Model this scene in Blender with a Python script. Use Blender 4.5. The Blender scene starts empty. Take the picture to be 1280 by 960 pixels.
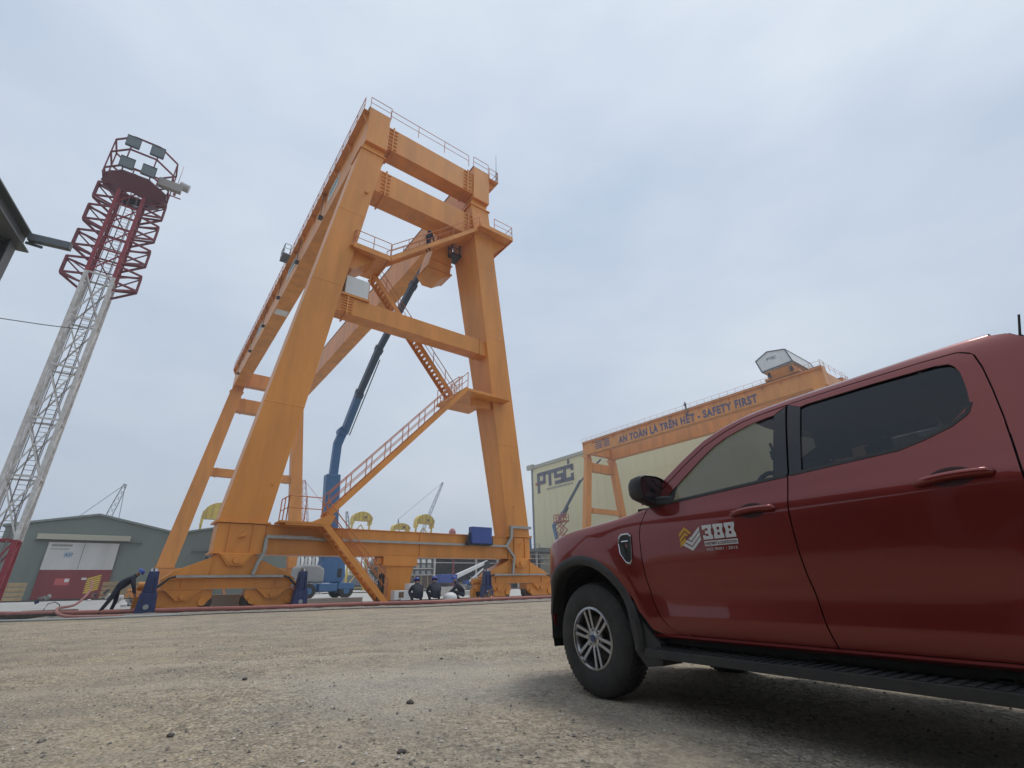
import bpy, bmesh, math, random
from mathutils import Vector, Matrix
random.seed(7)
R = math.radians
sc = bpy.context.scene
col = sc.collection

# ---------------------------------------------------------------- camera, sky, sun
F, PITCH, ROLL, CAMH = 588.28, 0.40239, -0.020301, 0.78785
cd = bpy.data.cameras.new('camera'); cam = bpy.data.objects.new('camera', cd); col.objects.link(cam)
cd.sensor_width = 36; cd.lens = 36 * F / 1280; cd.clip_end = 6000; cd.clip_start = .05
fw = Vector((0, math.cos(PITCH), math.sin(PITCH))); rt = Vector((1, 0, 0)); up = rt.cross(fw)
r2 = rt * math.cos(ROLL) + up * math.sin(ROLL); u2 = -rt * math.sin(ROLL) + up * math.cos(ROLL)
m = Matrix((r2, u2, -fw)).transposed().to_4x4(); m.translation = Vector((0, 0, CAMH)); cam.matrix_world = m
sc.camera = cam
sc.view_settings.view_transform = 'Standard'; sc.view_settings.look = 'None'
sc.view_settings.gamma = 1; sc.view_settings.use_curve_mapping = False
sc.view_settings.exposure = 0.1

SUN_EL, SUN_AZ = 66, 62        # azimuth clockwise from +Y (the view direction)
W = bpy.data.worlds.new('World'); sc.world = W; W.use_nodes = True
nt = W.node_tree; nt.nodes.clear()
def N(t, **k):
    n = nt.nodes.new(t)
    for a, b in k.items(): setattr(n, a, b)
    return n
out = N('ShaderNodeOutputWorld'); bg = N('ShaderNodeBackground'); bg.inputs[1].default_value = 0.1
sky = N('ShaderNodeTexSky', sky_type='NISHITA', sun_disc=False, sun_elevation=R(SUN_EL), sun_rotation=R(SUN_AZ),
        air_density=1.2, dust_density=4.0, ozone_density=1.5)
tc = N('ShaderNodeTexCoord'); mp = N('ShaderNodeMapping'); mp.inputs['Scale'].default_value = (1.0, 1.0, 2.6)
no = N('ShaderNodeTexNoise'); no.inputs['Scale'].default_value = 1.5; no.inputs['Detail'].default_value = 8; no.inputs['Roughness'].default_value = .52
ns = N('ShaderNodeMath', operation='MULTIPLY_ADD')   # gentle contrast of the cloud sheet
ns.inputs[1].default_value = 2.2; ns.inputs[2].default_value = -.6
cl = N('ShaderNodeMix', data_type='RGBA'); cl.clamp_factor = True
cl.inputs['A'].default_value = (4.3, 5.3, 6.7, 1); cl.inputs['B'].default_value = (6.8, 7.45, 8.3, 1)
sep = N('ShaderNodeSeparateXYZ'); rmp = N('ShaderNodeMapRange'); rmp.inputs['From Min'].default_value = -.05; rmp.inputs['From Max'].default_value = .75
rmp.inputs['To Min'].default_value = .90; rmp.inputs['To Max'].default_value = 1.06
br = N('ShaderNodeVectorMath', operation='SCALE')
mixs = N('ShaderNodeMix', data_type='RGBA'); mixs.inputs['Factor'].default_value = .95
L = nt.links.new
L(tc.outputs['Generated'], mp.inputs[0]); L(mp.outputs[0], no.inputs['Vector']); L(no.outputs[0], ns.inputs[0]); L(ns.outputs[0], cl.inputs['Factor'])
L(tc.outputs['Generated'], sep.inputs[0]); L(sep.outputs['Z'], rmp.inputs['Value'])
L(cl.outputs['Result'], br.inputs[0]); L(rmp.outputs[0], br.inputs['Scale'])
L(sky.outputs[0], mixs.inputs['A']); L(br.outputs[0], mixs.inputs['B']); L(mixs.outputs['Result'], bg.inputs[0]); L(bg.outputs[0], out.inputs[0])
sd = bpy.data.lights.new('sun', 'SUN'); sd.energy = 1.5; sd.angle = R(20); sd.color = (1, .95, .88)
so = bpy.data.objects.new('sun', sd); col.objects.link(so)
sv = Vector((math.sin(R(SUN_AZ)) * math.cos(R(SUN_EL)), math.cos(R(SUN_AZ)) * math.cos(R(SUN_EL)), math.sin(R(SUN_EL))))
so.rotation_euler = sv.to_track_quat('Z', 'Y').to_euler()

# ---------------------------------------------------------------- materials
MATS = {}
def mat(name, c, rough=.6, metal=0, noise=0, nscale=3, bump=0, bscale=40, coat=0, dark=None, spec=None, streak=0):
    if name in MATS: return MATS[name]
    M = bpy.data.materials.new(name); M.use_nodes = True; t = M.node_tree; b = t.nodes['Principled BSDF']
    b.inputs['Base Color'].default_value = (*c, 1); b.inputs['Roughness'].default_value = rough; b.inputs['Metallic'].default_value = metal
    if spec is not None: b.inputs['Specular IOR Level'].default_value = spec
    if coat: b.inputs['Coat Weight'].default_value = coat; b.inputs['Coat Roughness'].default_value = .02
    if noise or bump or streak:
        co = t.nodes.new('ShaderNodeTexCoord')
    if noise or streak:
        n = t.nodes.new('ShaderNodeTexNoise'); n.inputs['Scale'].default_value = nscale; n.inputs['Detail'].default_value = 6; n.inputs['Roughness'].default_value = .6
        mpn = t.nodes.new('ShaderNodeMapping'); mpn.inputs['Scale'].default_value = (1, 1, .18 if streak else 1)
        t.links.new(co.outputs['Object'], mpn.inputs[0]); t.links.new(mpn.outputs[0], n.inputs['Vector'])
        mr = t.nodes.new('ShaderNodeMapRange'); mr.inputs['From Min'].default_value = .35; mr.inputs['From Max'].default_value = .7
        t.links.new(n.outputs[0], mr.inputs['Value'])
        mx = t.nodes.new('ShaderNodeMix'); mx.data_type = 'RGBA'
        d = dark if dark else tuple(x * (1 - noise) for x in c)
        mx.inputs['A'].default_value = (*c, 1); mx.inputs['B'].default_value = (*d, 1)
        t.links.new(mr.outputs[0], mx.inputs['Factor']); t.links.new(mx.outputs['Result'], b.inputs['Base Color'])
    if bump:
        n2 = t.nodes.new('ShaderNodeTexNoise'); n2.inputs['Scale'].default_value = bscale; n2.inputs['Detail'].default_value = 5
        t.links.new(co.outputs['Object'], n2.inputs['Vector'])
        bp = t.nodes.new('ShaderNodeBump'); bp.inputs['Strength'].default_value = bump; bp.inputs['Distance'].default_value = .02
        t.links.new(n2.outputs[0], bp.inputs['Height']); t.links.new(bp.outputs[0], b.inputs['Normal'])
    MATS[name] = M; return M
ORANGE = mat('orange_steel', (.74, .285, .045), .42, noise=.27, nscale=.9, bump=.05, bscale=3, streak=1)
ORANGE_R = mat('orange_rail', (.50, .16, .045), .5)
GREY_TRAY = mat('galvanised_tray', (.38, .38, .36), .5, .3, noise=.2, nscale=4)
RUBBER = mat('rubber', (.022, .022, .022), .75, noise=.4, nscale=8, dark=(.045, .042, .036))
DARKM = mat('dark_metal', (.05, .05, .055), .5, .4)
WHEELM = mat('wheel_steel', (.10, .085, .075), .5, .5, noise=.4, nscale=6)
BLUEJ = mat('jack_blue', (.022, .038, .13), .4, noise=.35, nscale=4)
BLUEL = mat('lift_blue', (.055, .15, .31), .4, noise=.15, nscale=3)
LIFTD = mat('boom_dark', (.045, .075, .12), .45, noise=.2, nscale=3)
GREYP = mat('lift_grey', (.30, .31, .31), .5, noise=.1, nscale=4)
WHITE = mat('white_paint', (.72, .73, .72), .5, noise=.12, nscale=2, streak=1)
WHITE_D = mat('white_lattice', (.66, .66, .65), .55, noise=.35, nscale=2, dark=(.44, .41, .37))
REDT = mat('red_lattice', (.30, .030, .045), .55, noise=.3, nscale=2)
CONC = mat('concrete_white', (.50, .49, .46), .9, noise=.3, nscale=.6, bump=.2, bscale=10)
GREEN_W = mat('shed_green', (.185, .22, .195), .6, noise=.12, nscale=.5, streak=1)
ROOF_D = mat('roof_trim', (.12, .13, .12), .6)
MAROON = mat('maroon_door', (.24, .035, .038), .55, noise=.25, nscale=.7, streak=1)
CREAM = mat('cream_cladding', (.76, .68, .41), .7, noise=.08, nscale=.05, streak=1)
CREAMD = mat('cream_trim', (.42, .41, .33), .7)
YELLOW = mat('yellow_steel', (.78, .56, .08), .5, noise=.2, nscale=1)
TIMBER = mat('timber', (.42, .31, .17), .8, noise=.3, nscale=3)
NAVY = mat('navy_sign', (.045, .06, .13), .5)
BLACK = mat('black_plastic', (.018, .018, .019), .5, noise=.3, nscale=5, dark=(.03, .03, .028))
COVERALL = mat('dark_coverall', (.022, .025, .042), .85, noise=.3, nscale=6)
SKIN = mat('skin', (.30, .16, .10), .6)
HELM = mat('helmet_blue', (.03, .06, .30), .35)
HOSEM = mat('hose_red', (.36, .135, .11), .6, noise=.25, nscale=3)
HOSEG = mat('hose_grey', (.26, .27, .26), .6, noise=.3, nscale=2)
GREYST = mat('grey_steel', (.15, .17, .18), .5, .2, noise=.2, nscale=2)
LAMPG = mat('lamp_glass', (.16, .19, .20), .15, .3)
RUST = mat('rusty_pipe', (.20, .12, .07), .8, noise=.5, nscale=2)
STONEM = mat('dark_stone', (.12, .11, .10), .9, noise=.4, nscale=20, bump=.4, bscale=60)

def tagp(o, label=None, cat=None, group=None, kind=None):
    if label: o['label'] = label
    if cat: o['category'] = cat
    if group: o['group'] = group
    if kind: o['kind'] = kind
    return o
def thing(name, loc, rz, label, cat, group=None):
    o = bpy.data.objects.new(name, None); col.objects.link(o); o.location = loc; o.rotation_euler = (0, 0, rz)
    o.empty_display_size = .3
    return tagp(o, label, cat, group)
def copy_tree(o, parent=None):
    c = o.copy(); col.objects.link(c); c.parent = parent
    for ch in [x for x in o.children]: copy_tree(ch, c)
    return c

class MB:
    def __init__(s): s.v = []; s.f = []; s.fm = []; s.m = 0
    def add(s, vs, fs):
        n = len(s.v); s.v += [tuple(v) for v in vs]; s.f += [tuple(i + n for i in f) for f in fs]; s.fm += [s.m] * len(fs); return s
    def box(s, x0, x1, y0, y1, z0, z1):
        vs = [(x, y, z) for x in (x0, x1) for y in (y0, y1) for z in (z0, z1)]
        return s.add(vs, [(0, 1, 3, 2), (4, 6, 7, 5), (0, 4, 5, 1), (2, 3, 7, 6), (0, 2, 6, 4), (1, 5, 7, 3)])
    def hexa(s, a, b):     # two quads a (4 pts) and b (4 pts), same winding
        return s.add(list(a) + list(b), [(3, 2, 1, 0), (4, 5, 6, 7), (0, 1, 5, 4), (1, 2, 6, 5), (2, 3, 7, 6), (3, 0, 4, 7)])
    def beam(s, p, q, w, h, upv=(0, 0, 1), w2=None, h2=None):
        p = Vector(p); q = Vector(q); d = (q - p).normalized(); u = Vector(upv)
        if abs(d.dot(u)) > .98: u = Vector((1, 0, 0))
        x = d.cross(u).normalized(); y = x.cross(d).normalized()
        w2 = w if w2 is None else w2; h2 = h if h2 is None else h2
        def q4(c, w, h): return [c - x * w / 2 - y * h / 2, c + x * w / 2 - y * h / 2, c + x * w / 2 + y * h / 2, c - x * w / 2 + y * h / 2]
        return s.hexa(q4(p, w, h), q4(q, w2, h2))
    def tube(s, p, q, r, n=6, r2=None):
        p = Vector(p); q = Vector(q); d = (q - p).normalized(); u = Vector((0, 0, 1)) if abs(d.z) < .95 else Vector((1, 0, 0))
        x = d.cross(u).normalized(); y = x.cross(d).normalized(); r2 = r if r2 is None else r2
        vs = []
        for c, rr in ((p, r), (q, r2)):
            for i in range(n):
                a = 2 * math.pi * i / n; vs.append(c + x * rr * math.cos(a) + y * rr * math.sin(a))
        fs = [(i, (i + 1) % n, n + (i + 1) % n, n + i) for i in range(n)] + [tuple(range(n - 1, -1, -1)), tuple(range(n, 2 * n))]
        return s.add(vs, fs)
    def path(s, pts, r, n=8):
        pts = [Vector(p) for p in pts]; rings = []
        for i, p in enumerate(pts):
            d = (pts[min(i + 1, len(pts) - 1)] - pts[max(i - 1, 0)]).normalized()
            u = Vector((0, 0, 1)) if abs(d.z) < .9 else Vector((1, 0, 0))
            x = d.cross(u).normalized(); y = x.cross(d).normalized()
            rings.append([p + x * r * math.cos(2 * math.pi * k / n) + y * r * math.sin(2 * math.pi * k / n) for k in range(n)])
        vs = [v for rg in rings for v in rg]; fs = []
        for i in range(len(pts) - 1):
            for k in range(n): fs.append((i * n + k, i * n + (k + 1) % n, (i + 1) * n + (k + 1) % n, (i + 1) * n + k))
        fs.append(tuple(range(n - 1, -1, -1))); fs.append(tuple((len(pts) - 1) * n + k for k in range(n)))
        return s.add(vs, fs)
    def prism(s, poly, y0, y1, ax='y'):   # poly in (a,b) plane -> extruded along axis
        def P(a, b, c): return {'y': (a, c, b), 'x': (c, a, b), 'z': (a, b, c)}[ax]
        n = len(poly); vs = [P(a, b, y0) for a, b in poly] + [P(a, b, y1) for a, b in poly]
        fs = [tuple(range(n)), tuple(range(2 * n - 1, n - 1, -1))] + [(i + n, (i + 1) % n + n, (i + 1) % n, i) for i in range(n)]
        return s.add(vs, fs)
    def lathe(s, prof, c, axis, n=32, close=False):   # prof: (axial, radius)
        c = Vector(c); a = Vector(axis).normalized(); u = Vector((0, 0, 1)) if abs(a.z) < .9 else Vector((1, 0, 0))
        x = a.cross(u).normalized(); y = x.cross(a).normalized(); vs = []
        for (t, r) in prof:
            for k in range(n):
                w = 2 * math.pi * k / n; vs.append(c + a * t + x * r * math.cos(w) + y * r * math.sin(w))
        fs = []
        for i in range(len(prof) - 1):
            for k in range(n): fs.append((i * n + k, i * n + (k + 1) % n, (i + 1) * n + (k + 1) % n, (i + 1) * n + k))
        return s.add(vs, fs)
    def grid(s, rows):    # rows of equal length point lists
        nr, nc = len(rows), len(rows[0]); vs = [p for r in rows for p in r]
        return s.add(vs, [(i * nc + j, i * nc + j + 1, (i + 1) * nc + j + 1, (i + 1) * nc + j) for i in range(nr - 1) for j in range(nc - 1)])
    def build(s, name, mats, parent=None, smooth=False, bevel=0, recalc=True, **tags):
        me = bpy.data.meshes.new(name); me.from_pydata([tuple(v) for v in s.v], [], s.f)
        ms = mats if isinstance(mats, (list, tuple)) else [mats]
        for x in ms: me.materials.append(x)
        for p, i in zip(me.polygons, s.fm): p.material_index = i
        bm = bmesh.new(); bm.from_mesh(me)
        if smooth: bmesh.ops.remove_doubles(bm, verts=bm.verts, dist=1e-5)
        if recalc: bmesh.ops.recalc_face_normals(bm, faces=bm.faces)
        bm.to_mesh(me); bm.free()
        if smooth:
            me.shade_smooth()
            me.set_sharp_from_angle(angle=R(smooth if smooth is not True else 40))
        o = bpy.data.objects.new(name, me); col.objects.link(o); o.parent = parent
        if bevel:
            b = o.modifiers.new('bevel', 'BEVEL'); b.width = bevel; b.segments = 2; b.limit_method = 'ANGLE'; b.angle_limit = R(50)
        return tagp(o, **tags)

def text_mesh(s, size, mt, mw, parent, name='lettering', depth=.004, align='LEFT', bold=0, xscale=1, spacing=1, wmat=None):
    cu = bpy.data.curves.new('t', 'FONT'); cu.body = s; cu.size = size; cu.extrude = depth; cu.offset = bold; cu.align_x = align; cu.space_character = spacing
    cu.resolution_u = 3
    ob = bpy.data.objects.new('t', cu); col.objects.link(ob)
    dg = bpy.context.evaluated_depsgraph_get(); me = bpy.data.meshes.new_from_object(ob.evaluated_get(dg))
    bpy.data.objects.remove(ob); me.name = name
    me.transform(Matrix.Diagonal((xscale, 1, 1, 1)))
    me.materials.clear(); me.materials.append(mt)
    o = bpy.data.objects.new(name, me); col.objects.link(o); o.parent = parent; me.transform(mw)
    return o
def frame_m(o, x, y):      # text frame: origin, x dir, y dir
    x = Vector(x).normalized(); y = Vector(y).normalized(); z = x.cross(y)
    mm = Matrix((x, y, z)).transposed().to_4x4(); mm.translation = Vector(o); return mm

# ---------------------------------------------------------------- site frame: u along the rails, v along the girders
A = R(37.6); P0 = Vector((-11.8427, 21.1541, 0)); UU = Vector((math.cos(A), math.sin(A), 0)); VV = Vector((-math.sin(A), math.cos(A), 0))
def site(u, v, z=0): return P0 + UU * u + VV * v + Vector((0, 0, z))
def site_thing(name, u, v, z, label, cat, group=None, rz=0): return thing(name, site(u, v, z), A + rz, label, cat, group)

# ---------------------------------------------------------------- ground
def hose_line(): return [(-40, 13.5), (-21, 18.4), (-18, 18.55), (-15.5, 18.6), (-13.5, 19.1), (-11.9, 19.5), (-10.6, 19.8), (-9.3, 20.4), (-7.6, 21.3), (-5.9, 21.9), (-4.2, 22.4), (-3.1, 23.0), (-2.1, 24.3), (-.9, 25.6), (.2, 26.4), (1.6, 27.2), (4, 28.8), (9, 32.5), (30, 48)]
def ground_mat():
    M = bpy.data.materials.new('sandy_ground'); M.use_nodes = True; t = M.node_tree; b = t.nodes['Principled BSDF']; b.inputs['Roughness'].default_value = .95
    b.inputs['Specular IOR Level'].default_value = .15
    co = t.nodes.new('ShaderNodeTexCoord'); Lk = t.links.new
    def noise(s, d=6, r=.6, w=0):
        n = t.nodes.new('ShaderNodeTexNoise'); n.inputs['Scale'].default_value = s; n.inputs['Detail'].default_value = d; n.inputs['Roughness'].default_value = r; n.inputs['Distortion'].default_value = w
        Lk(co.outputs['Object'], n.inputs['Vector']); return n
    def ramp(n, a, b_, c0, c1):
        r_ = t.nodes.new('ShaderNodeMapRange'); r_.inputs['From Min'].default_value = a; r_.inputs['From Max'].default_value = b_
        r_.inputs['To Min'].default_value = c0; r_.inputs['To Max'].default_value = c1; Lk(n, r_.inputs['Value']); return r_.outputs[0]
    def mix(f, A_, B_):
        x = t.nodes.new('ShaderNodeMix'); x.data_type = 'RGBA'; Lk(f, x.inputs['Factor'])
        for k, v in (('A', A_), ('B', B_)):
            if isinstance(v, tuple): x.inputs[k].default_value = (*v, 1)
            else: Lk(v, x.inputs[k])
        return x.outputs['Result']
    big = noise(.22, 4, .55, .6); mid = noise(1.6, 6, .65, .3); fine = noise(24, 5, .75); peb = t.nodes.new('ShaderNodeTexVoronoi'); peb.inputs['Scale'].default_value = 38; Lk(co.outputs['Object'], peb.inputs['Vector'])
    peb2 = t.nodes.new('ShaderNodeTexVoronoi'); peb2.inputs['Scale'].default_value = 11; Lk(co.outputs['Object'], peb2.inputs['Vector'])
    c = mix(ramp(big.outputs[0], .40, .60, 0, 1), (.50, .415, .30), (.43, .375, .295))
    c = mix(ramp(mid.outputs[0], .45, .72, 0, .8), c, (.27, .245, .21))
    c = mix(ramp(fine.outputs[0], .50, .75, 0, .75), c, (.50, .45, .37))
    c = mix(ramp(peb.outputs['Distance'], .0, .30, .65, 0), c, (.22, .205, .185))
    c = mix(ramp(peb2.outputs['Distance'], .0, .14, .6, 0), c, (.42, .40, .37))
    for sc_, amt in ((70, .55), (26, .45)):
        vv = t.nodes.new('ShaderNodeTexVoronoi'); vv.inputs['Scale'].default_value = sc_; Lk(co.outputs['Object'], vv.inputs['Vector'])
        sp = t.nodes.new('ShaderNodeSeparateColor'); Lk(vv.outputs['Color'], sp.inputs[0])
        lo = t.nodes.new('ShaderNodeMix'); lo.data_type = 'RGBA'; lo.blend_type = 'MULTIPLY'; lo.inputs['Factor'].default_value = 1; Lk(c, lo.inputs['A'])
        rr_ = ramp(sp.outputs[0], 0, 1, 1 - amt, 1 + amt * .55); cc = t.nodes.new('ShaderNodeCombineColor')
        for k_ in range(3): Lk(rr_, cc.inputs[k_])
        Lk(cc.outputs[0], lo.inputs['B']); c2 = lo.outputs['Result']
        gate = noise(.9 if sc_ > 50 else .55, 5, .7); c = mix(ramp(gate.outputs[0], .40, .62, .12, 1), c, c2)
    # whitish dusty patch with its own outline
    cx = t.nodes.new('ShaderNodeVectorMath'); cx.operation = 'DISTANCE'; cx.inputs[1].default_value = (-.9, 4.9, 0); Lk(co.outputs['Object'], cx.inputs[0])
    dn = noise(1.9, 5, .7); dd_ = t.nodes.new('ShaderNodeMath'); dd_.operation = 'MULTIPLY_ADD'; dd_.inputs[1].default_value = 2.6; Lk(dn.outputs[0], dd_.inputs[0]); Lk(cx.outputs['Value'], dd_.inputs[2])
    c = mix(ramp(dd_.outputs[0], 1.9, 3.0, .38, 0), c, (.52, .49, .44))
    sx = t.nodes.new('ShaderNodeSeparateXYZ'); Lk(co.outputs['Object'], sx.inputs[0]); wob = noise(.35, 3, .5)
    def mth(op, a_, b_=None, c_=None):
        n_ = t.nodes.new('ShaderNodeMath'); n_.operation = op
        for k_, v_ in enumerate((a_, b_, c_)):
            if v_ is None: continue
            if isinstance(v_, (int, float)): n_.inputs[k_].default_value = v_
            else: Lk(v_, n_.inputs[k_])
        return n_.outputs[0]
    ln = mth('MULTIPLY_ADD', sx.outputs[0], -.22, sx.outputs[1]); ln = mth('MULTIPLY_ADD', wob.outputs[0], 2.2, ln)
    for c0 in (6.7, 8.3, 10.6, 12.1):
        dv = mth('ABSOLUTE', mth('SUBTRACT', ln, c0)); c = mix(ramp(dv, .10, .32, .38, 0), c, (.56, .49, .38) if c0 < 9 else (.30, .265, .215))
    Lk(c, b.inputs['Base Color'])
    ad = t.nodes.new('ShaderNodeMath'); ad.operation = 'ADD'; ad2 = t.nodes.new('ShaderNodeMath'); ad2.operation = 'MULTIPLY_ADD'; ad2.inputs[1].default_value = -.8
    Lk(fine.outputs[0], ad.inputs[0]); Lk(mid.outputs[0], ad.inputs[1]); Lk(peb.outputs['Distance'], ad2.inputs[0]); Lk(ad.outputs[0], ad2.inputs[2])
    bp = t.nodes.new('ShaderNodeBump'); bp.inputs['Strength'].default_value = .9; bp.inputs['Distance'].default_value = .03
    Lk(ad2.outputs[0], bp.inputs['Height']); Lk(bp.outputs[0], b.inputs['Normal'])
    return M
GM = ground_mat()
from mathutils import noise as mn
gb = MB()
def gh(x, y):   # gentle unevenness close to the camera
    if y < -6 or y > 17 or abs(x) > 14: return 0
    w = min(1, (17 - y) / 5, (y + 6) / 4, (14 - abs(x)) / 4)
    return w * (.030 * mn.noise(Vector((x * .5, y * .5, 0))) + .016 * mn.noise(Vector((x * 2.3, y * 2.3, 3))) + .007 * mn.noise(Vector((x * 7, y * 7, 5)))) - .006
xs = [-3000, -800, -200, -60] + [-14 + .14 * i for i in range(201)] + [60, 200, 800, 3000]
ys = [-3000, -300, -40] + [-6 + .14 * i for i in range(165)] + [40, 100, 400, 1200, 4000]
gb.grid([[(x, y, gh(x, y)) for x in xs] for y in ys])
g = gb.build('ground', GM, smooth=60, kind='structure')
# white concrete apron beyond the hose line (4 mm proud)
hl = hose_line()
ap = MB(); ap.grid([[(x, y + .35, .012) for x, y in hl], [(x - 140, y + 190, .012) for x, y in hl]])
ap.build('pavement', CONC, kind='structure')
# low gravel strip along the hose line
gv = MB(); rows = [[], [], [], []]
for i in range(len(hl) - 1):
    for k in range(8):
        t = k / 8; x = hl[i][0] * (1 - t) + hl[i + 1][0] * t; y = hl[i][1] * (1 - t) + hl[i + 1][1] * t
        for j, (o, z) in enumerate(((-.85, -.01), (-.5, .045), (.0, .05), (.4, .0))):
            rows[j].append((x + random.uniform(-.03, .03), y + o + random.uniform(-.09, .09), z + (random.uniform(0, .03) if j in (1, 2) else 0)))
gv.grid(rows); gv.build('gravel_strip', mat('gravel_grey', (.30, .275, .235), .95, noise=.5, nscale=9, bump=.6, bscale=30), kind='stuff', smooth=60)

# rails under the crane
for v0 in (0.45, 52.6):
    rb = MB(); 
    for a, b_ in ((-60, 140),): rb.box(a, b_, v0 - .04, v0 + .04, .014, .15); rb.box(a, b_, v0 - .08, v0 + .08, .0141, .035)
    o = rb.build('rail_track', WHEELM, kind='structure'); o.location = P0; o.rotation_euler = (0, 0, A)

# ---------------------------------------------------------------- gantry crane
def handrail(mb, pts, h=1.05, post=1.5, r=.026, mid=True):
    pts = [Vector(p) for p in pts]; upz = Vector((0, 0, 1))
    for a, b_ in zip(pts[:-1], pts[1:]):
        mb.tube(a + upz * h, b_ + upz * h, r, 6)
        if mid: mb.tube(a + upz * h * .52, b_ + upz * h * .52, r * .8, 5)
        n = max(1, round((b_ - a).length / post))
        for i in range(n + 1):
            p = a.lerp(b_, i / n); mb.tube(p, p + upz * h, r, 5)
def stair(par, p, q, v0, w=.75, name='stair', rail=True, nst=None):
    """p,q=(u,z) of the walking line at v0; stringers on both sides, treads between"""
    (u0, z0), (u1, z1) = p, q; mb = MB()
    for vv in (v0, v0 + w):
        mb.beam((u0, vv, z0 - .08), (u1, vv, z1 - .08), .07, .26)
        mb.beam((u0, vv + (.05 if vv == v0 else -.05), z0 - .08), (u1, vv + (.05 if vv == v0 else -.05), z1 - .08), .06, .05)
    n = nst or max(3, int(abs(z1 - z0) / .23)); 
    for i in range(1, n):
        t = i / n; u = u0 + (u1 - u0) * t; z = z0 + (z1 - z0) * t
        mb.box(u - .12, u + .12, v0 + .035, v0 + w - .035, z - .07, z - .035)
    s = mb.build(name, ORANGE, par)
    if rail:
        hb = MB()
        for vv in (v0, v0 + w): handrail(hb, [(u0, vv, z0), (u1, vv, z1)], 1.0, 1.4)
        hb.build('handrail', ORANGE_R, s)
    return s
def box4(u0, u1, v0, v1, z): return [(u0, v0, z), (u1, v0, z), (u1, v1, z), (u0, v1, z)]

def bogie(par, uc, near=True, v0=-.05, detail=True):
    D_ = .95; mb = MB(); u = lambda x: uc + x
    # equaliser beam with sloped shoulders
    mb.prism([(u(-2.45), 1.22), (u(-2.1), 1.52), (u(-.95), 2.02), (u(-.74), 2.2), (u(.74), 2.2), (u(.95), 2.0), (u(2.1), 1.48), (u(2.5), 1.22), (u(2.35), .86), (u(-2.35), .86)], v0 + .06, v0 + D_ - .06)
    b = mb.build('bogie', ORANGE, par, bevel=.012)
    pl = MB()
    pl.box(u(-2.4), u(2.45), v0 - .02, v0 + D_ + .02, .845, .885)
    pl.box(u(-2.3), u(2.3), v0 - .0, v0 + .058, 1.19, 1.235)
    pl.prism([(u(-.70), 2.22), (u(.66), 2.22), (u(.30), 1.72), (u(-.28), 1.72)], v0 - .12, v0 + .05)
    pl.prism([(u(-.62), 2.2), (u(.58), 2.2), (u(.24), 1.78), (u(-.22), 1.78)], v0 - .15, v0 - .12)
    pl.tube((u(0), v0 - .26, 1.95), (u(0), v0 - .1, 1.95), .14, 16)
    for s_ in (-1, 1):
        pl.box(u(s_ * 1.72) - .02, u(s_ * 1.72) + .02, v0, v0 + .06, .885, 1.19)
        pl.box(u(s_ * .82) - .015, u(s_ * .82) + .015, v0 + .01, v0 + .06, 1.235, 2.1)
    pl.build('stiffener_plate', ORANGE, b, bevel=.006)
    for s_ in (-1, 1):
        tb = MB(); c = uc + s_ * 1.62
        x0, x1 = c - 1.02, c + 1.02
        tb.prism([(x0, .82), (x1, .82), (x1, .50) if s_ < 0 else (x1, .22), (x1 - .14 if s_ < 0 else x1, .36 if s_ < 0 else .16), (x1 - .45, .16), (x0 + .45, .16), (x0 + .14 if s_ > 0 else x0, .36 if s_ > 0 else .16), (x0, .50) if s_ > 0 else (x0, .22)], v0 + .12, v0 + D_ - .12)
        tr = tb.build('wheel_truck', ORANGE, b, bevel=.01)
        gs = MB()
        gs.prism([(c - .62, .86), (c + .62, .86), (c + .2, .46), (c - .2, .46)], v0 + .02, v0 + .118)
        for sg in (-1, 1):
            gs.beam((c + sg * .6, v0 - .005, .84), (c + sg * .2, v0 - .005, .48), .05, .045, (0, 1, 0))
        gs.box(c - .21, c + .21, v0 - .03, v0 + .02, .44, .485)
        gs.tube((c, v0 - .1, .58), (c, v0 + .03, .58), .09, 14)
        for sg in (-1, 1): gs.tube((c + sg * .72, v0 - .0, .38), (c + sg * .72, v0 + .13, .38), .15, 16)
        gs.box(c - s_ * (-.95) - .12, c - s_ * (-.95) + .12, v0 - .04, v0 + .11, .28, .44)
        gs.build('bracket', ORANGE, tr)
        for sg in (-1, 1):
            w = MB(); cc = (c + sg * .74, v0 + .30, .355)
            w.lathe([(0, 0), (0, .30), (.03, .36), (.06, .36), (.06, .32), (.30, .32), (.30, .36), (.34, .35), (.34, 0)], cc, (0, 1, 0), 28)
            wo = w.build('wheel', WHEELM, tr, smooth=35)
    tray = MB(); tray.box(u(-1.98), u(1.95), v0 - .19, v0 - .0, 1.27, 1.36)
    tray.build('cable_tray', GREY_TRAY, b)
    if detail:
        for s_ in (-1, 1):
            cb = MB(); cb.path([(u(s_ * 1.95), v0 - .1, 1.32), (u(s_ * 2.2), v0 - .14, 1.25), (u(s_ * 2.42), v0 - .16, 1.02), (u(s_ * 2.6), v0 - .16, .86), (u(s_ * 2.8), v0 - .12, .84)], .045, 8)
            cb.build('cable', BLACK, b)
        for s_ in (-1, 1):
            bf = MB()
            bf.box(min(u(s_ * 2.62), u(s_ * 2.95)), max(u(s_ * 2.62), u(s_ * 2.95)), v0 + .2, v0 + .7, .45, .82)
            bf.box(min(u(s_ * 2.95), u(s_ * 3.15)), max(u(s_ * 2.95), u(s_ * 3.15)), v0 + .3, v0 + .6, .16, .62)
            bf.tube((u(s_ * 2.6), v0 + .45, .98), (u(s_ * 3.1), v0 + .45, .98), .16, 12)
            bf.build('drive_motor', ORANGE, b)
    return b

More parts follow.
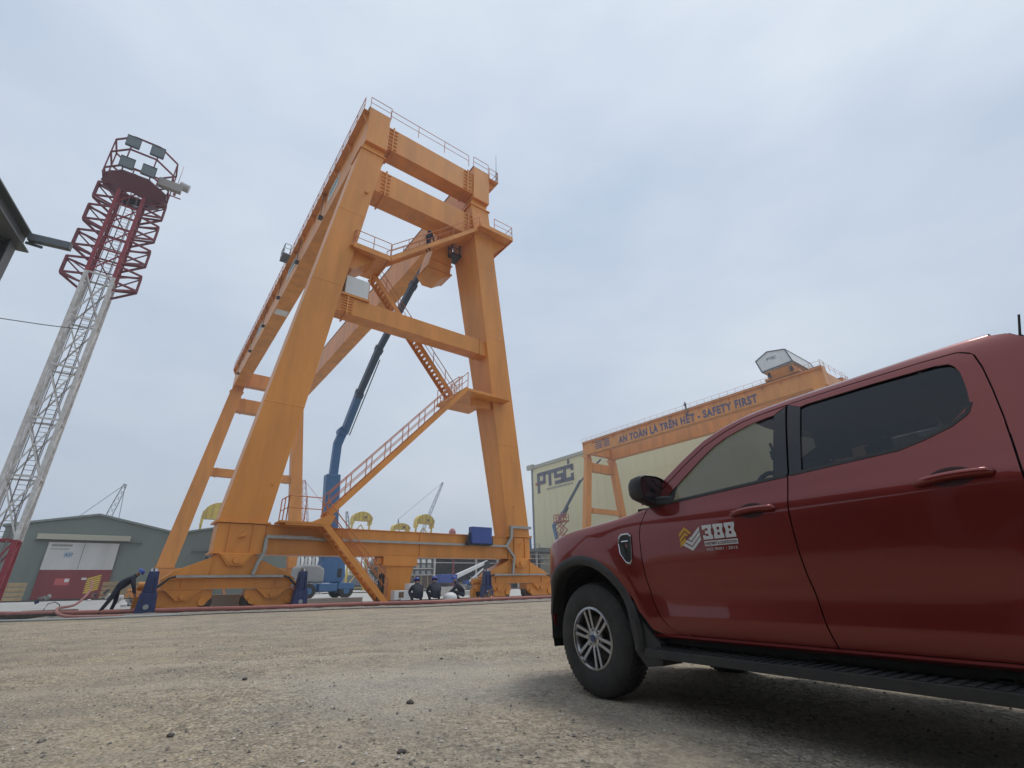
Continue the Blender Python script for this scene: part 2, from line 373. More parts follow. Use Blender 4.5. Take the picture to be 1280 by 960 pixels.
LT = (2.63, 4.22); LB = (-.95, .97); RT = (11.3, 12.9); RB = (14.4, 16.1)
def leg_at(side, z):
    t = (z - 3.5) / 24.5; B, T = (LB, LT) if side < 0 else (RB, RT)
    return B[0] + (T[0] - B[0]) * t, B[1] + (T[1] - B[1]) * t
def leg(par, side, v0, d0, d1, z0=3.52, z1=27.95):
    (a0, b0), (a1, b1) = leg_at(side, z0), leg_at(side, z1)
    mb = MB(); mb.hexa(box4(a0, b0, v0, v0 + d0, z0), box4(a1, b1, v0, v0 + d1, z1))
    for zs in (9.2, 16.9, 22.4):
        (a, b_) = leg_at(side, zs); dd = d0 + (d1 - d0) * (zs - z0) / (z1 - z0); mb.box(a - .012, b_ + .012, v0 - .012, v0 + dd + .012, zs - .03, zs + .03)
    o = mb.build('leg', ORANGE, par, bevel=.02)
    fl = MB(); (a, b_) = leg_at(side, z0); fl.box(a - .12, b_ + .12, v0 - .1, v0 + d0 + .1, z0 - .06, z0 + .02)
    fl.build('flange', ORANGE, o); fl = MB(); (a, b_) = leg_at(side, z1); fl.box(a - .1, b_ + .12, v0 - .08, v0 + d1 + .08, z1 - .0, z1 + .07)
    # thin weld collars where the leg sections were joined
    fl.build('flange', ORANGE, o)
    return o

def collar(mb, u, v0, v1, z0, z1, s=1):   # bolted splice with fins
    mb.box(u - .045, u + .045, v0 - .09, v1 + .09, z0 - .09, z1 + .09)
    n = 6
    for i in range(n):
        z = z0 + (z1 - z0) * (i + .5) / n
        for vv in (v0 - .07, v1 + .0):
            for sg in (-1, 1):
                mb.prism([(u + sg * .045, z - .03), (u + sg * .32, z - .015), (u + sg * .32, z + .015), (u + sg * .045, z + .03)], vv, vv + .07)

def crane_frame(par, v0, d0l, d1l, d0r, d1r, near):
    leg(par, -1, v0, d0l, d1l); leg(par, 1, v0, d0r, d1r)
    # leg base boxes
    for side, B in ((-1, LB), (1, RB)):
        mb = MB(); mb.box(B[0] + .02, B[1] - .02, v0 + .0, v0 + 1.3, 2.26, 3.44)
        o = mb.build('leg_base', ORANGE, par, bevel=.012)
        fm = MB(); fm.box(B[0] - .06, B[1] + .06, v0 - .07, v0 + 1.37, 2.2, 2.26)
        for x in (.34, .66): 
            xx = B[0] + (B[1] - B[0]) * x + (.14 if x > .5 else -.14); fm.box(xx - .02, xx + .02, v0 - .075, v0 + .0, 2.26, 3.44)
        xm = (B[0] + B[1]) / 2; fm.prism([(xm - .12, 2.85), (xm + .2, 2.95), (xm + .12, 3.1)], v0 - .16, v0 - .0)
        fm.build('stiffener_plate', ORANGE, o)
    # sill beam
    mb = MB(); mb.box(LB[1] + .0, RB[0], v0 + .06, v0 + 1.05, 2.24, 3.42)
    so_ = mb.build('sill_beam', ORANGE, par, bevel=.012)
    fb = MB(); fb.box(LB[1], RB[0], v0 + .0, v0 + 1.1, 3.42, 3.46); fb.build('flange', ORANGE, so_)
    fb = MB(); fb.box(LB[1], RB[0], v0 + .0, v0 + 1.1, 2.2, 2.24)
    fb.box(8.55, 8.63, v0 + .0, v0 + .06, 2.3, 3.4)
    fb.build('flange', ORANGE, so_)
    # cross beams
    a, b_ = leg_at(-1, 15.9)[1], leg_at(1, 15.9)[0]
    mb = MB(); mb.box(a - .1, b_ + .1, v0 + .22, v0 + 1.15, 15.35, 16.45)
    o = mb.build('crossbeam', ORANGE, par, bevel=.012)
    mb = MB(); collar(mb, a + .55, v0 + .22, v0 + 1.15, 15.35, 16.45); mb.build('splice_collar', ORANGE, o); mb = MB()
    mb.box(b_ - .5, b_ - .42, v0 + .17, v0 + 1.2, 15.3, 16.5); mb.build('splice_collar', ORANGE, o)
    a, b_ = leg_at(-1, 26)[1], leg_at(1, 26)[0]
    mb = MB(); mb.box(a - .1, b_ + .1, v0 + .2, v0 + 1.7, 25.1, 27.05)
    o = mb.build('crossbeam', ORANGE, par, bevel=.012)
    mb = MB(); collar(mb, a + .62, v0 + .2, v0 + 1.7, 25.1, 27.05); mb.build('splice_collar', ORANGE, o); mb = MB(); collar(mb, b_ - .35, v0 + .2, v0 + 1.7, 25.1, 27.05); mb.build('splice_collar', ORANGE, o)
    e = v0 + .12
    mb = MB(); mb.box(4.36, 11.5, e, e + 1.25, 29.2, 31.3)
    o = mb.build('end_tie_beam', ORANGE, par, bevel=.012)
    mb = MB(); collar(mb, 4.72, e, e + 1.25, 29.2, 31.3); mb.build('splice_collar', ORANGE, o); mb = MB(); collar(mb, 11.0, e, e + 1.25, 29.2, 31.3)
    mb.build('splice_collar', ORANGE, o)
    # saddles between leg heads and girders
    for side, (g0, g1) in ((-1, (2.82, 4.34)), (1, (11.5, 12.98))):
        a, b_ = leg_at(side, 28.0); d = d1l if side < 0 else d1r
        mb = MB(); mb.hexa(box4(a + .05, b_ - .05, v0 + .15, v0 + d - .1, 28.02), box4(g0 + .04, g1 - .04, v0 + .25, v0 + 2.2, 28.8))
        mb.build('saddle', ORANGE, par, bevel=.01)

def make_crane(label, detail=True):
    cr = site_thing('gantry_crane', 0, 0, 0, label, 'crane')
    crane_frame(cr, 0, 1.35, 1.75, 1.4, 3.3, True)
    crane_frame(cr, 52.0, 1.1, 1.1, 1.1, 1.3, False)
    for v0 in (.0, 52.0):
        for uc in (0, 15.25): bogie(cr, uc, v0=v0, detail=detail)
    # low rail-side girder on each side joins nothing: main girders
    for g0, g1 in ((2.82, 4.34), (11.5, 12.98)):
        mb = MB(); mb.box(g0, g1, -.02, 53.4, 28.8, 32.02); o = mb.build('girder', ORANGE, cr, bevel=.02)
        fb = MB(); s_ = -1 if g0 < 5 else 1; uu = g0 if s_ < 0 else g1
        fb.box(g0 - .05, g1 + .05, .0, 53.4, 32.02, 32.06)
        rl = g1 - .12 if s_ < 0 else g0 + .12; fb.box(rl - .05, rl + .05, .2, 53.2, 32.06, 32.2)
        fb.build('crane_rail', DARKM, o)
    # outer walkways
    for s_, uu in ((-1, 2.82), (1, 12.98)):
        mb = MB(); a, b_ = (uu - .42, uu - .002) if s_ < 0 else (uu + .002, uu + .9)
        mb.box(a, b_, .0 if s_ < 0 else -.1, 53.2, 31.55, 31.6)
        for i in range(18):
            v = .3 + i * 3.1; pp = [(uu, 31.54), ((a if s_ < 0 else b_), 31.54), (uu, 30.7)]
            mb.prism([(p, q) for p, q in pp], v, v + .05)
        wk = mb.build('walkway', ORANGE, cr)
        hb = MB(); e = (a + .04) if s_ < 0 else (b_ - .04)
        handrail(hb, [(e, 0, 31.6), (e, 53.2, 31.6)], 1.1, 1.55)
        if s_ > 0: handrail(hb, [(uu, -.05, 31.6), (b_ - .04, -.05, 31.6)], 1.1, 1.0)
        hb.build('handrail', ORANGE_R, wk)
    hb = MB(); handrail(hb, [(2.85, .05, 32.06), (4.4, .05, 32.06)], 1.05, 1.5); handrail(hb, [(4.4, .15, 31.9), (11.1, .15, 31.9)], 1.15, 2.2); handrail(hb, [(11.5, .05, 32.06), (12.95, .05, 32.06)], 1.05, 1.4)
    hb.build('handrail', ORANGE_R, cr)
    if not detail: return cr
    # cable ducts along the sill
    cb = MB(); cb.box(1.0, 3.0, -.22, -.02, 2.86, 3.0); cb.box(2.9, 14.2, -.16, .0, 2.84, 2.95); cb.beam((1.02, -.1, 2.93), (1.02, -.1, 2.3), .14, .14); cb.beam((1.02, -.1, 2.3), (.86, -.14, 1.9), .13, .13); cb.beam((.86, -.14, 1.95), (.7, -.18, 1.36), .12, .12)
    cb.beam((14.2, -.1, 2.9), (14.55, -.12, 3.4), .14, .14); cb.beam((14.55, -.12, 3.35), (14.6, -.12, 4.0), .14, .14); cb.box(14.5, 16.1, -.2, -.02, 3.95, 4.1); cb.beam((14.2, -.1, 2.9), (14.75, -.12, 2.3), .12, .12); cb.beam((14.75, -.12, 2.35), (14.6, -.15, 1.36), .12, .12)
    cb.build('cable_duct', GREY_TRAY, cr)
    # stairs and landings -- flight 1: ground to the sill
    stair(cr, (6.45, .12), (3.2, 3.55), -1.05, .8, nst=15)
    mb = MB(); mb.prism([(.95 + .3, 3.47), (3.45, 3.47), (3.62, 3.9), (3.3, 3.9), (2.6, 3.55), (1.25, 3.55)], -1.08, .05)
    mb.box(1.5, 3.3, -1.05, -.05, 3.38, 3.47); lo = mb.build('landing', ORANGE, cr)
    hb = MB(); handrail(hb, [(3.0, -1.0, 3.55), (1.5, -1.0, 3.55), (1.5, .4, 3.55)], 1.1, .75); hb.build('handrail', ORANGE_R, lo)
    s2 = stair(cr, (3.3, 3.95), (10.9, 12.25), -.72, .72, nst=34)
    # landing on the right leg
    l1 = leg_at(1, 12.1)[0]
    mb = MB(); mb.box(10.7, l1 + .9, -.75, -.02, 12.0, 12.16); mb.box(10.7, l1 - .0, -.0, 3.0, 12.0, 12.16); mb.box(11.9, l1 - .02, .2, .5, 11.5, 12.0)
    lo = mb.build('landing', ORANGE, cr); hb = MB(); handrail(hb, [(10.75, .1, 12.16), (10.75, 2.0, 12.16)], 1.05, .9); handrail(hb, [(10.75, 2.95, 12.16), (l1 - .1, 2.95, 12.16)], 1.05, .9); hb.build('handrail', ORANGE_R, lo)
    # flight 3 back to the left leg, behind the cross beam
    stair(cr, (11.55, 12.2), (5.0, 19.8), 1.75, .75, nst=32)
    # platform on the left leg
    mb = MB(); a = leg_at(-1, 19.7)[1]
    mb.box(a - .35, 5.3, -.3, 2.5, 19.75, 19.85); mb.box(5.22, 5.3, -.32, 2.52, 19.62, 19.95); mb.box(a - .2, 5.22, -.34, -.3, 19.62, 19.98); mb.prism([(a - .5, 18.5), (a + .1, 18.5), (a + 1.4, 19.75), (a - .3, 19.75)], .3, 2.0)
    lo = mb.build('platform', ORANGE, cr); hb = MB(); handrail(hb, [(a - .1, -.28, 19.86), (5.25, -.28, 19.86)], 1.1, 1.0); handrail(hb, [(a - .15, -.28, 19.86), (a - .15, .0, 19.86)], 1.1, .9); handrail(hb, [(5.2, 1.2, 19.86), (5.2, 2.45, 19.86), (a, 2.45, 19.86)], 1.1, .9); hb.build('handrail', ORANGE_R, lo)
    # flight 4 up to the right leg head
    stair(cr, (5.3, 19.9), (11.9, 25.75), -.3, .8, nst=27)
    mb = MB(); mb.box(11.75, 14.75, -.72, -.03, 25.62, 25.74); mb.box(13.1, 14.75, -.0, 3.3, 25.62, 25.74); mb.box(14.7, 14.76, -.74, 3.32, 25.5, 25.85); mb.box(11.7, 14.7, -.78, -.72, 25.5, 25.85)
    mb.box(10.4, 11.2, .3, 3.4, 25.3, 25.38)
    for vv in (.1, 2.9): mb.prism([(13.1, 25.6), (14.65, 25.6), (13.35, 24.2), (13.1, 24.2)], vv, vv + .08)
    lo = mb.build('platform', ORANGE, cr); hb = MB(); handrail(hb, [(13.0, -.7, 25.75), (14.7, -.7, 25.75), (14.7, 3.25, 25.75)], 1.1, 1.2); hb.build('handrail', ORANGE_R, lo)
    # small top platform with aerial
    mb = MB(); mb.tube((13.78, .1, 31.6), (13.78, .1, 34.9), .028, 6, .012); mb.tube((13.78, .1, 31.6), (13.78, .1, 32.9), .05, 8); mb.build('aerial', DARKM, cr)
    # machinery box under the right leg head
    mb = MB(); mb.prism([(9.2, 22.6), (9.6, 22.1), (10.4, 22.15), (11.15, 22.7), (11.3, 25.0), (9.7, 25.0), (9.35, 23.4)], 2.6, 4.2)
    mb.box(9.15, 11.3, 2.5, 4.3, 22.75, 22.83); mb.box(9.4, 11.3, 2.5, 4.3, 23.55, 23.62); mb.box(9.9, 11.2, 2.6, 3.6, 25.0, 28.6)
    mb.build('operator_cab', ORANGE, cr, bevel=.03)
    # electrical cabinet on the middle beam
    mb = MB(); a = leg_at(-1, 17)[1]; mb.box(2.95, 4.35, .3, 1.5, 16.62, 17.95); o = mb.build('electrical_cabinet', WHITE, cr, bevel=.02)
    mb = MB(); mb.box(2.6, 4.4, .1, 1.7, 16.46, 16.61); mb.box(4.36, 4.42, .4, .5, 16.6, 18.6); mb.build('cabinet_base', ORANGE, o)
    # blue cabinet on the sill
    mb = MB(); mb.box(11.45, 12.8, -.6, -.2, 2.95, 3.85); o = mb.build('blue_cabinet', mat('cabinet_blue', (.04, .08, .30), .4, noise=.1), cr, bevel=.015)
    mb = MB(); mb.box(11.28, 12.9, -.42, .04, 2.86, 2.95); mb.prism([(11.2, 2.95), (11.45, 2.95), (11.45, 3.6)], -.4, -.25); mb.box(12.8, 12.98, -.45, -.2, 2.9, 3.3); mb.box(11.9, 12.2, -.603, -.6, 3.66, 3.69); mb.build('cabinet_bracket', DARKM, o)
    # middle support under the sill
    mb = MB(); mb.hexa(box4(7.05, 8.0, .1, 1.0, .16), box4(6.72, 8.25, .0, 1.1, 1.8)); mb.box(6.55, 8.42, -.06, 1.16, 1.8, 2.2); o = mb.build('stand_foot', ORANGE, cr, bevel=.01)
    mb = MB(); mb.box(6.48, 8.48, -.09, 1.2, 1.76, 1.8); mb.box(6.3, 6.55, .1, .6, 1.85, 2.15); mb.build('flange', ORANGE, o)
    # floodlights under the outer walkway
    for v in (9.5, 16.7, 24.0, 31.2, 39.0, 47.5):
        mb = MB(); mb.box(2.5, 2.78, v - .18, v + .18, 28.85, 29.1); mb.box(2.46, 2.51, v - .15, v + .15, 28.82, 29.08); mb.tube((2.6, v, 29.3), (2.6, v, 31.5), .03, 5); mb.build('floodlight', DARKM, cr)
    for v, s in ((6.0, 2.6), (18.5, 3.4), (34, 3.0)):
        mb = MB(); mb.box(2.79, 2.818, v, v + s, 29.9, 31.2); o = mb.build('sign_panel', mat('pale_sign', (.55, .58, .56), .4), cr)
        mb = MB()
        for k in range(5): mb.box(2.776, 2.7895, v + .25 + k * s / 6, v + .25 + k * s / 6 + s / 11, 30.3, 30.8)
        mb.build('sign_lettering', mat('teal_letter', (.05, .22, .24), .5), o)
    mb = MB(); mb.box(2.95, 4.2, 26, 27.2, 28.76, 28.797); mb.build('lamp_panel', WHITE, cr)
    # small platform with guard on far walkway
    mb = MB(); mb.box(1.7, 2.38, 19.6, 21.2, 31.5, 31.55); handrail(mb, [(2.3, 19.6, 31.6), (1.75, 19.6, 31.6), (1.75, 21.2, 31.6), (2.3, 21.2, 31.6)], 1.1, .9, .03); mb.build('side_platform', GREYST, cr)
    # stiffening lugs
    mb = MB()
    for (u_, z_) in ((3.35, 24.4),): mb.tube((u_, -.12, z_), (u_, 0, z_), .12, 10)
    for (u_, z_) in ((.9, 5.2), (14.9, 5.2)): mb.box(u_ - .05, u_ + .05, -.04, .0, z_, z_ + .1)
    mb.build('lifting_lug', ORANGE, cr)
    return cr
crane = make_crane('large orange gantry crane with zigzag stairs standing on blue jacks')

def make_crane2():
    cr = make_crane('farther orange gantry crane lettered SAFETY FIRST behind the red pickup', detail=False)
    cr.location = site(74.35, 0, 0)
    PS = mat('sign_purple', (.065, .06, .13), .5)
    text_mesh('AN TO\u00c0N L\u00c0 TR\u00caN H\u1ebeT - SAFETY FIRST', 2.05, PS, frame_m((2.79, 42.1, 29.2), (0, -1, 0), (0, 0, 1)), cr, bold=.095, xscale=1.0, spacing=1.16)
    t = [o for o in cr.children if o.name.startswith('lettering')][0]
    xs_ = [v.co.y for v in t.data.vertices]; L_ = max(xs_) - min(xs_); k = 31.4 / L_
    for v in t.data.vertices: v.co.y = 42.1 - (42.1 - v.co.y) * k
    mb = MB()
    for r_, (a, b_, n) in enumerate(((49.3, 47.2, 4), (46.8, 44.9, 4))):
        for k in range(4):
            z = 31.2 - k * .5 + .0; mb.box(2.79, 2.815, b_, a - (.3 if k % 2 else 0), z - .28, z)
        z = 29.0; 
    mb.build('maker_plate', PS, cr)
    # trolley house on the girders: gabled white box, end wall towards the left
    pr = [(3.4, 33.8), (8.5, 33.6), (9.1, 35.9), (6.9, 36.9), (4.1, 35.9 + .35)]
    mb = MB(); mb.prism(pr, 1.6, 11.5, 'x'); o = mb.build('trolley_house', WHITE, cr, bevel=.02)
    mb = MB()
    for x in (1.58, 11.45):
        for i in range(len(pr)):
            q_, w_ = pr[i], pr[(i + 1) % len(pr)]; mb.beam((x, q_[0], q_[1]), (x, w_[0], w_[1]), .16, .16)
    for q_ in pr: mb.beam((1.6, q_[0], q_[1]), (11.5, q_[0], q_[1]), .14, .14)
    mb.build('trim', mat('trim_navy', (.07, .08, .11), .5), o)
    tt = text_mesh('PTSC', .72, NAVY, frame_m((1.575, 7.3, 35.25), (0, -1, -.0), (0, 0, 1)), o, bold=.012)
    for x, y in ((2.6, 4.2), (2.6, 7.8), (10.5, 4.2), (10.5, 7.8)):
        mb = MB(); mb.box(x - .2, x + .2, y - .2, y + .2, 32.6, 33.7); mb.build('trolley_post', DARKM, cr)
    mb = MB(); mb.prism([(3.0, 32.2), (5.2, 32.2), (7.0, 33.6), (2.3, 33.6)], 3.8, 8.2); mb.box(2.6, 13, 3.2, 4.0, 32.2, 32.6); mb.box(2.6, 13, 8, 8.8, 32.2, 32.6); mb.build('trolley_frame', ORANGE, cr, bevel=.01)
    return cr
crane2 = make_crane2()

# ---------------------------------------------------------------- red pickup truck (s rearwards from the front axle, d inwards from the widest plane)
PAINT = mat('red_paint', (.205, .0120, .0070), .30, .5, coat=.9, noise=.12, nscale=1.2)
FLARE = mat('black_trim', (.022, .023, .025), .55, noise=.3, nscale=6, dark=(.04, .038, .034), bump=.1, bscale=200)
PILL = mat('gloss_black', (.012, .013, .015), .12)
GAPM = mat('gap_black', (.006, .006, .006), .8)
CHROME = mat('chrome', (.55, .56, .58), .15, 1)
ALLOY = mat('alloy', (.42, .42, .43), .28, .9, noise=.2, nscale=14)
INTER = mat('interior_grey', (.055, .055, .06), .8)
def glass_mat(name, tint):
    M = bpy.data.materials.new(name); M.use_nodes = True; t = M.node_tree; t.nodes.clear()
    o = t.nodes.new('ShaderNodeOutputMaterial'); tr = t.nodes.new('ShaderNodeBsdfTransparent'); tr.inputs[0].default_value = (*tint, 1)
    gl = t.nodes.new('ShaderNodeBsdfGlossy'); gl.inputs['Roughness'].default_value = .03; gl.inputs[0].default_value = (.9, .95, 1, 1)
    fr = t.nodes.new('ShaderNodeFresnel'); ge = t.nodes.new('ShaderNodeNewGeometry'); io = t.nodes.new('ShaderNodeMath'); io.operation = 'MULTIPLY_ADD'; io.inputs[1].default_value = 1 / 1.5 - 1.5; io.inputs[2].default_value = 1.5; t.links.new(ge.outputs['Backfacing'], io.inputs[0]); t.links.new(io.outputs[0], fr.inputs[0]); mx = t.nodes.new('ShaderNodeMixShader')
    t.links.new(fr.outputs[0], mx.inputs[0]); t.links.new(tr.outputs[0], mx.inputs[1]); t.links.new(gl.outputs[0], mx.inputs[2]); t.links.new(mx.outputs[0], o.inputs[0])
    return M
GLASS_F = glass_mat('tinted_glass', (.48, .49, .48)); GLASS_R = glass_mat('dark_glass', (.13, .135, .14))
GLASS_W = glass_mat('windscreen_glass', (.62, .66, .64))
TY = -.59624 ; TX0, TY0 = .54295, 4.12096
FWv = Vector((math.sin(TY), math.cos(TY), 0)); INv = Vector((math.cos(TY), -math.sin(TY), 0))
C0, CW = 1.6, .96
torg = Vector((TX0, TY0, 0)) - FWv * C0 + INv * CW
truck = thing('pickup_truck', torg, math.atan2(-FWv.y, -FWv.x), 'dark red double cab pickup parked on the sandy ground in front', 'pickup truck')
def interp(x, pts):
    if x <= pts[0][0]: return pts[0][1]
    for (a, b), (c, d) in zip(pts[:-1], pts[1:]):
        if x <= c: 
            t = (x - a) / (c - a); return b + (d - b) * t
    return pts[-1][1]
def smooth_interp(x, pts):   # catmull style
    if x <= pts[0][0]: return pts[0][1]
    if x >= pts[-1][0]: return pts[-1][1]
    for i in range(len(pts) - 1):
        (a, b), (c, d) = pts[i], pts[i + 1]
        if x <= c:
            m0 = ((d - pts[i - 1][1]) / (c - pts[i - 1][0])) if i > 0 else (d - b) / (c - a)
            m1 = ((pts[i + 2][1] - b) / (pts[i + 2][0] - a)) if i + 2 < len(pts) else (d - b) / (c - a)
            t = (x - a) / (c - a); h = c - a
            return (2 * t**3 - 3 * t**2 + 1) * b + (t**3 - 2 * t**2 + t) * h * m0 + (-2 * t**3 + 3 * t**2) * d + (t**3 - t**2) * h * m1
DZ = [(.40, .12), (.47, .095), (.55, .078), (.63, .082), (.72, .080), (.80, .062), (.90, .050), (1.0, .046), (1.08, .044), (1.15, .048), (1.20, .060), (1.26, .082), (1.31, .098), (1.45, .146), (1.6, .200), (1.75, .262), (1.83, .305), (1.9, .36)]
def DD(s, z):
    d = smooth_interp(z, DZ)
    if s < -.3: d += 1.15 * (s + .3) ** 2
    # muscular arches: the fender swells towards the flare
    for c in (-.055, 3.24):
        r = math.hypot(s - c, (z - .42) * .92)
        if z < 1.25: d -= .045 * math.exp(-((max(r, .56) - .56) / .16) ** 2) * (1 if z > .4 else .6)
    if s > 2.9: d += .02
    return d
def T(s, d, z, side=0): return (s - C0, (d - CW) * (1 if side == 0 else -1), z)
def belt(s): return 1.302 + .046 * (s - .85)
def hoodz(s): return smooth_interp(s, [(-.90, .96), (-.82, 1.04), (-.7, 1.085), (-.5, 1.135), (-.34, 1.175), (-.16, 1.205), (0, 1.222), (.3, 1.252), (.5, 1.278), (.64, 1.308)])
ARC = (-.055, .40); 
def arch(s, c=-.055, r=.575):
    x = s - c
    return .42 + math.sqrt(r * r - x * x) if abs(x) < r else None
def lowz(s):
    if s < -.53: return .44
    for c in (-.055, 3.24):
        a = arch(s, c)
        if a: return max(.445, a)
    return .45
FG = [(.44, .93), (.465, .84), (.49, .76), (.54, .705), (.62, .655), (.69, .632), (.80, .615), (.88, .607), (.99, .600), (1.10, .604), (1.174, .616), (1.26, .655), (1.34, .68)]
BG = [(.44, 1.775), (.52, 1.757), (.6, 1.742), (.7, 1.732), (.8, 1.722), (.9, 1.715), (1.0, 1.711), (1.15, 1.712), (1.34, 1.724)]
RG = [(.44, 2.52), (.55, 2.55), (.70, 2.60), (.80, 2.638), (.9, 2.66), (1.05, 2.672), (1.34, 2.68)]
def both(fn, name, mats, parent=None, **k):
    out = []
    for side in (0, 1):
        mb = MB(); fn(mb, side); out.append(mb.build(name, mats, parent or truck, **k))
    return out
def panel(mb, side, sz_rows, curl=.02, D=DD, off=0, proud=0):
    """rows of (s,z) points -> surface, with the border folded inwards"""
    g = [[T(s, D(s, z) + off, z, side) for s, z in row] for row in sz_rows]
    mb.grid(g)
    loop = [p for p in sz_rows[0]] + [r[-1] for r in sz_rows[1:]] + list(reversed(sz_rows[-1]))[1:] + [r[0] for r in reversed(sz_rows[1:-1])]
    n = len(loop); a = [T(s, D(s, z) + off, z, side) for s, z in loop]; cs = sum(s for s, z in loop) / n; cz = sum(z for s, z in loop) / n
    b = [T(s + (cs - s) * .004, D(s, z) + off + curl, z + (cz - z) * .004, side) for s, z in loop]
    mb.add(a + b, [(i, (i + 1) % n, n + (i + 1) % n, n + i) for i in range(n)])
G_ = .004
def lerp(a, b, t): return a + (b - a) * t
def fl(fn_l, fn_r, z0f, z1f, nr, nc):
    rows = []
    for i in range(nr + 1):
        row = []
        for j in range(nc + 1):
            a = j / nc; sm = None
            # iterate: z depends on s through z0f/z1f
            s = lerp(fn_l(.9), fn_r(.9), a)
            for _ in range(4):
                z = lerp(z0f(s), z1f(s), i / nr); s = lerp(fn_l(z), fn_r(z), a)
            row.append((s, z))
        rows.append(row)
    return rows
# front door / rear door lower skins
for side in (0, 1):
    pass
def door(name, fnl, fnr):
    ds = []
    for side in (0, 1):
        mb = MB(); panel(mb, side, fl(fnl, fnr, lambda s: .462, lambda s: belt(s), 44, 36)); ds.append(mb.build(name, PAINT, truck, smooth=50))
    return ds
fdoor = door('front_door', lambda z: interp(z, FG) + G_, lambda z: interp(z, BG) - G_)
rdoor = door('rear_door', lambda z: interp(z, BG) + G_, lambda z: interp(z, RG) - G_)
# fender + front corner
def fender(mb, side):
    cols = []
    ss = [-.89, -.86, -.82, -.78, -.74] + [-.70 + .03 * i for i in range(43)] + [.60]
    rows = []
    for i in range(29):
        b = i / 28; row = []
        for s in ss:
            s_ = s
            for _ in range(3):
                lo = lowz(s_); z = lerp(lo, hoodz(s_) - .035, b)
                w = max(0, (s + .1) / .7); s_ = s + w * (interp(z, FG) - G_ - .60)
            row.append((s_, z))
        rows.append(row)
    panel(mb, side, rows)
    top = rows[-1]; g = []
    for (dd, dz) in ((0, 0), (.012, .018), (.035, .029), (.075, .035)):
        g.append([T(s, DD(s, z) + dd, z + dz, side) for s, z in top])
    mb.grid(g)
both(fender, 'front_fender', PAINT, smooth=50)
# bonnet
mb = MB(); rows = []
for i in range(27):
    s = -.89 + i * (1.50 / 26); z = hoodz(s); d0 = DD(s, z - .035) + .082; row = []
    for k in range(25):
        t = k / 24; d = lerp(d0, 2 * CW - d0, t); cx = abs(2 * t - 1)
        row.append(T(s - (.02 * (1 - cx ** 2) if s < -.5 else 0), d, z + .0 + .032 * (1 - cx ** 4) + (.018 if .55 < cx < .8 else 0), 0))
    rows.append(row)
mb.grid(rows); mb.build('bonnet', PAINT, truck, smooth=50)
# front end
mb = MB()
def front_sec(z, off): 
    return [T(-.87 - off * .5 - .035 * (1 - (abs(2 * t - 1)) ** 2.2), lerp(DD(-.89, z), 2 * CW - DD(-.89, z), t), z, 0) for t in [k / 24 for k in range(25)]]
mb.grid([front_sec(z, o) for z, o in ((.44, -.03), (.5, .02), (.62, .04), (.7, .03), (.72, .0), (.98, 0), (1.0, .0))])
fb_ = mb.build('front_bumper', PAINT, truck, smooth=50)
mb = MB()
for z in (.74, .80, .86, .92, .965): mb.beam(T(-.905, .56, z), T(-.905, 1.36, z), .04, .035)
mb.box(*[x for x in (-.895 - C0, -.885 - C0)], .56 - CW, 1.36 - CW, .72, .98); mb.beam(T(-.915, .5, .85), T(-.915, 1.42, .85), .03, .05)
mb.build('grille', FLARE, truck)
for side in (0, 1):
    mb = MB(); mb.grid([[T(-.80, DD(-.80, z) - .006, z, side), T(-.85, DD(-.85, z) - .004, z, side), T(-.90, .5, z, side)] for z in (.76, .85, .93)]); mb.build('headlight', CHROME, truck)
# flares
def flare(c):
    def f(mb, side):
        g = []; n = 44
        a0, a1 = (R(-8), R(188))
        for k in range(n + 1):
            a = lerp(a0, a1, k / n); row = []
            for r, out_ in ((.580, .010), (.574, -.008), (.552, -.016), (.528, -.016), (.508, -.006), (.500, .02), (.500, .12)):
                s = c - r * math.cos(a) * 1.0; z = .42 + r * math.sin(a)
                dz = DD(s, max(z, .5)); 
                row.append(T(s, dz + out_ + (.0 if out_ > .05 else 0), z, side))
            g.append(row)
        mb.grid(g)
    return f
both(flare(-.055), 'wheel_arch_trim', FLARE, smooth=60); both(flare(3.24), 'wheel_arch_trim', FLARE, smooth=60)
# arch liners
def liner(c):
    def f(mb, side):
        g = []
        for k in range(25):
            a = R(-15) + R(210) * k / 24
            g.append([T(c - r * math.cos(a), d, .42 + r * math.sin(a), side) for r, d in ((.503, .10), (.52, .2), (.50, .45))] + [T(c, .45, .42, side)])
        mb.grid(g)
    return f
both(liner(-.055), 'wheel_arch_liner', GAPM); both(liner(3.24), 'wheel_arch_liner', GAPM)
# dark inner shell seen through the shut lines
def shell(mb, side):
    for (a, b) in ((.56, 2.62),):
        rows = []
        for i in range(25):
            z = .46 + (1.30 - .46) * i / 24; rows.append([T(s, DD(s, z) + .018, z, side) for s in [a + (b - a) * j / 40 for j in range(41)] if True])
        mb.grid(rows)
both(shell, 'door_seal', GAPM)
# side sill and mudflap
def sill(mb, side):
    mb.grid([[T(s, d, z, side) for s in (.50, .8, 1.2, 1.7, 2.2, 2.62)] for d, z in ((.09, .458), (.075, .448), (.085, .435), (.16, .42), (.3, .41))])
both(sill, 'sill', PAINT, smooth=50)
def flap(mb, side):
    mb.prism([(.38 - C0, .70), (.46 - C0, .60), (.60 - C0, .45), (.66 - C0, .40), (.66 - C0, .27), (.52 - C0, .25), (.44 - C0, .33), (.40 - C0, .50)], (.06 - CW) * (1 if side == 0 else -1), (.26 - CW) * (1 if side == 0 else -1))
both(flap, 'mud_guard', FLARE)
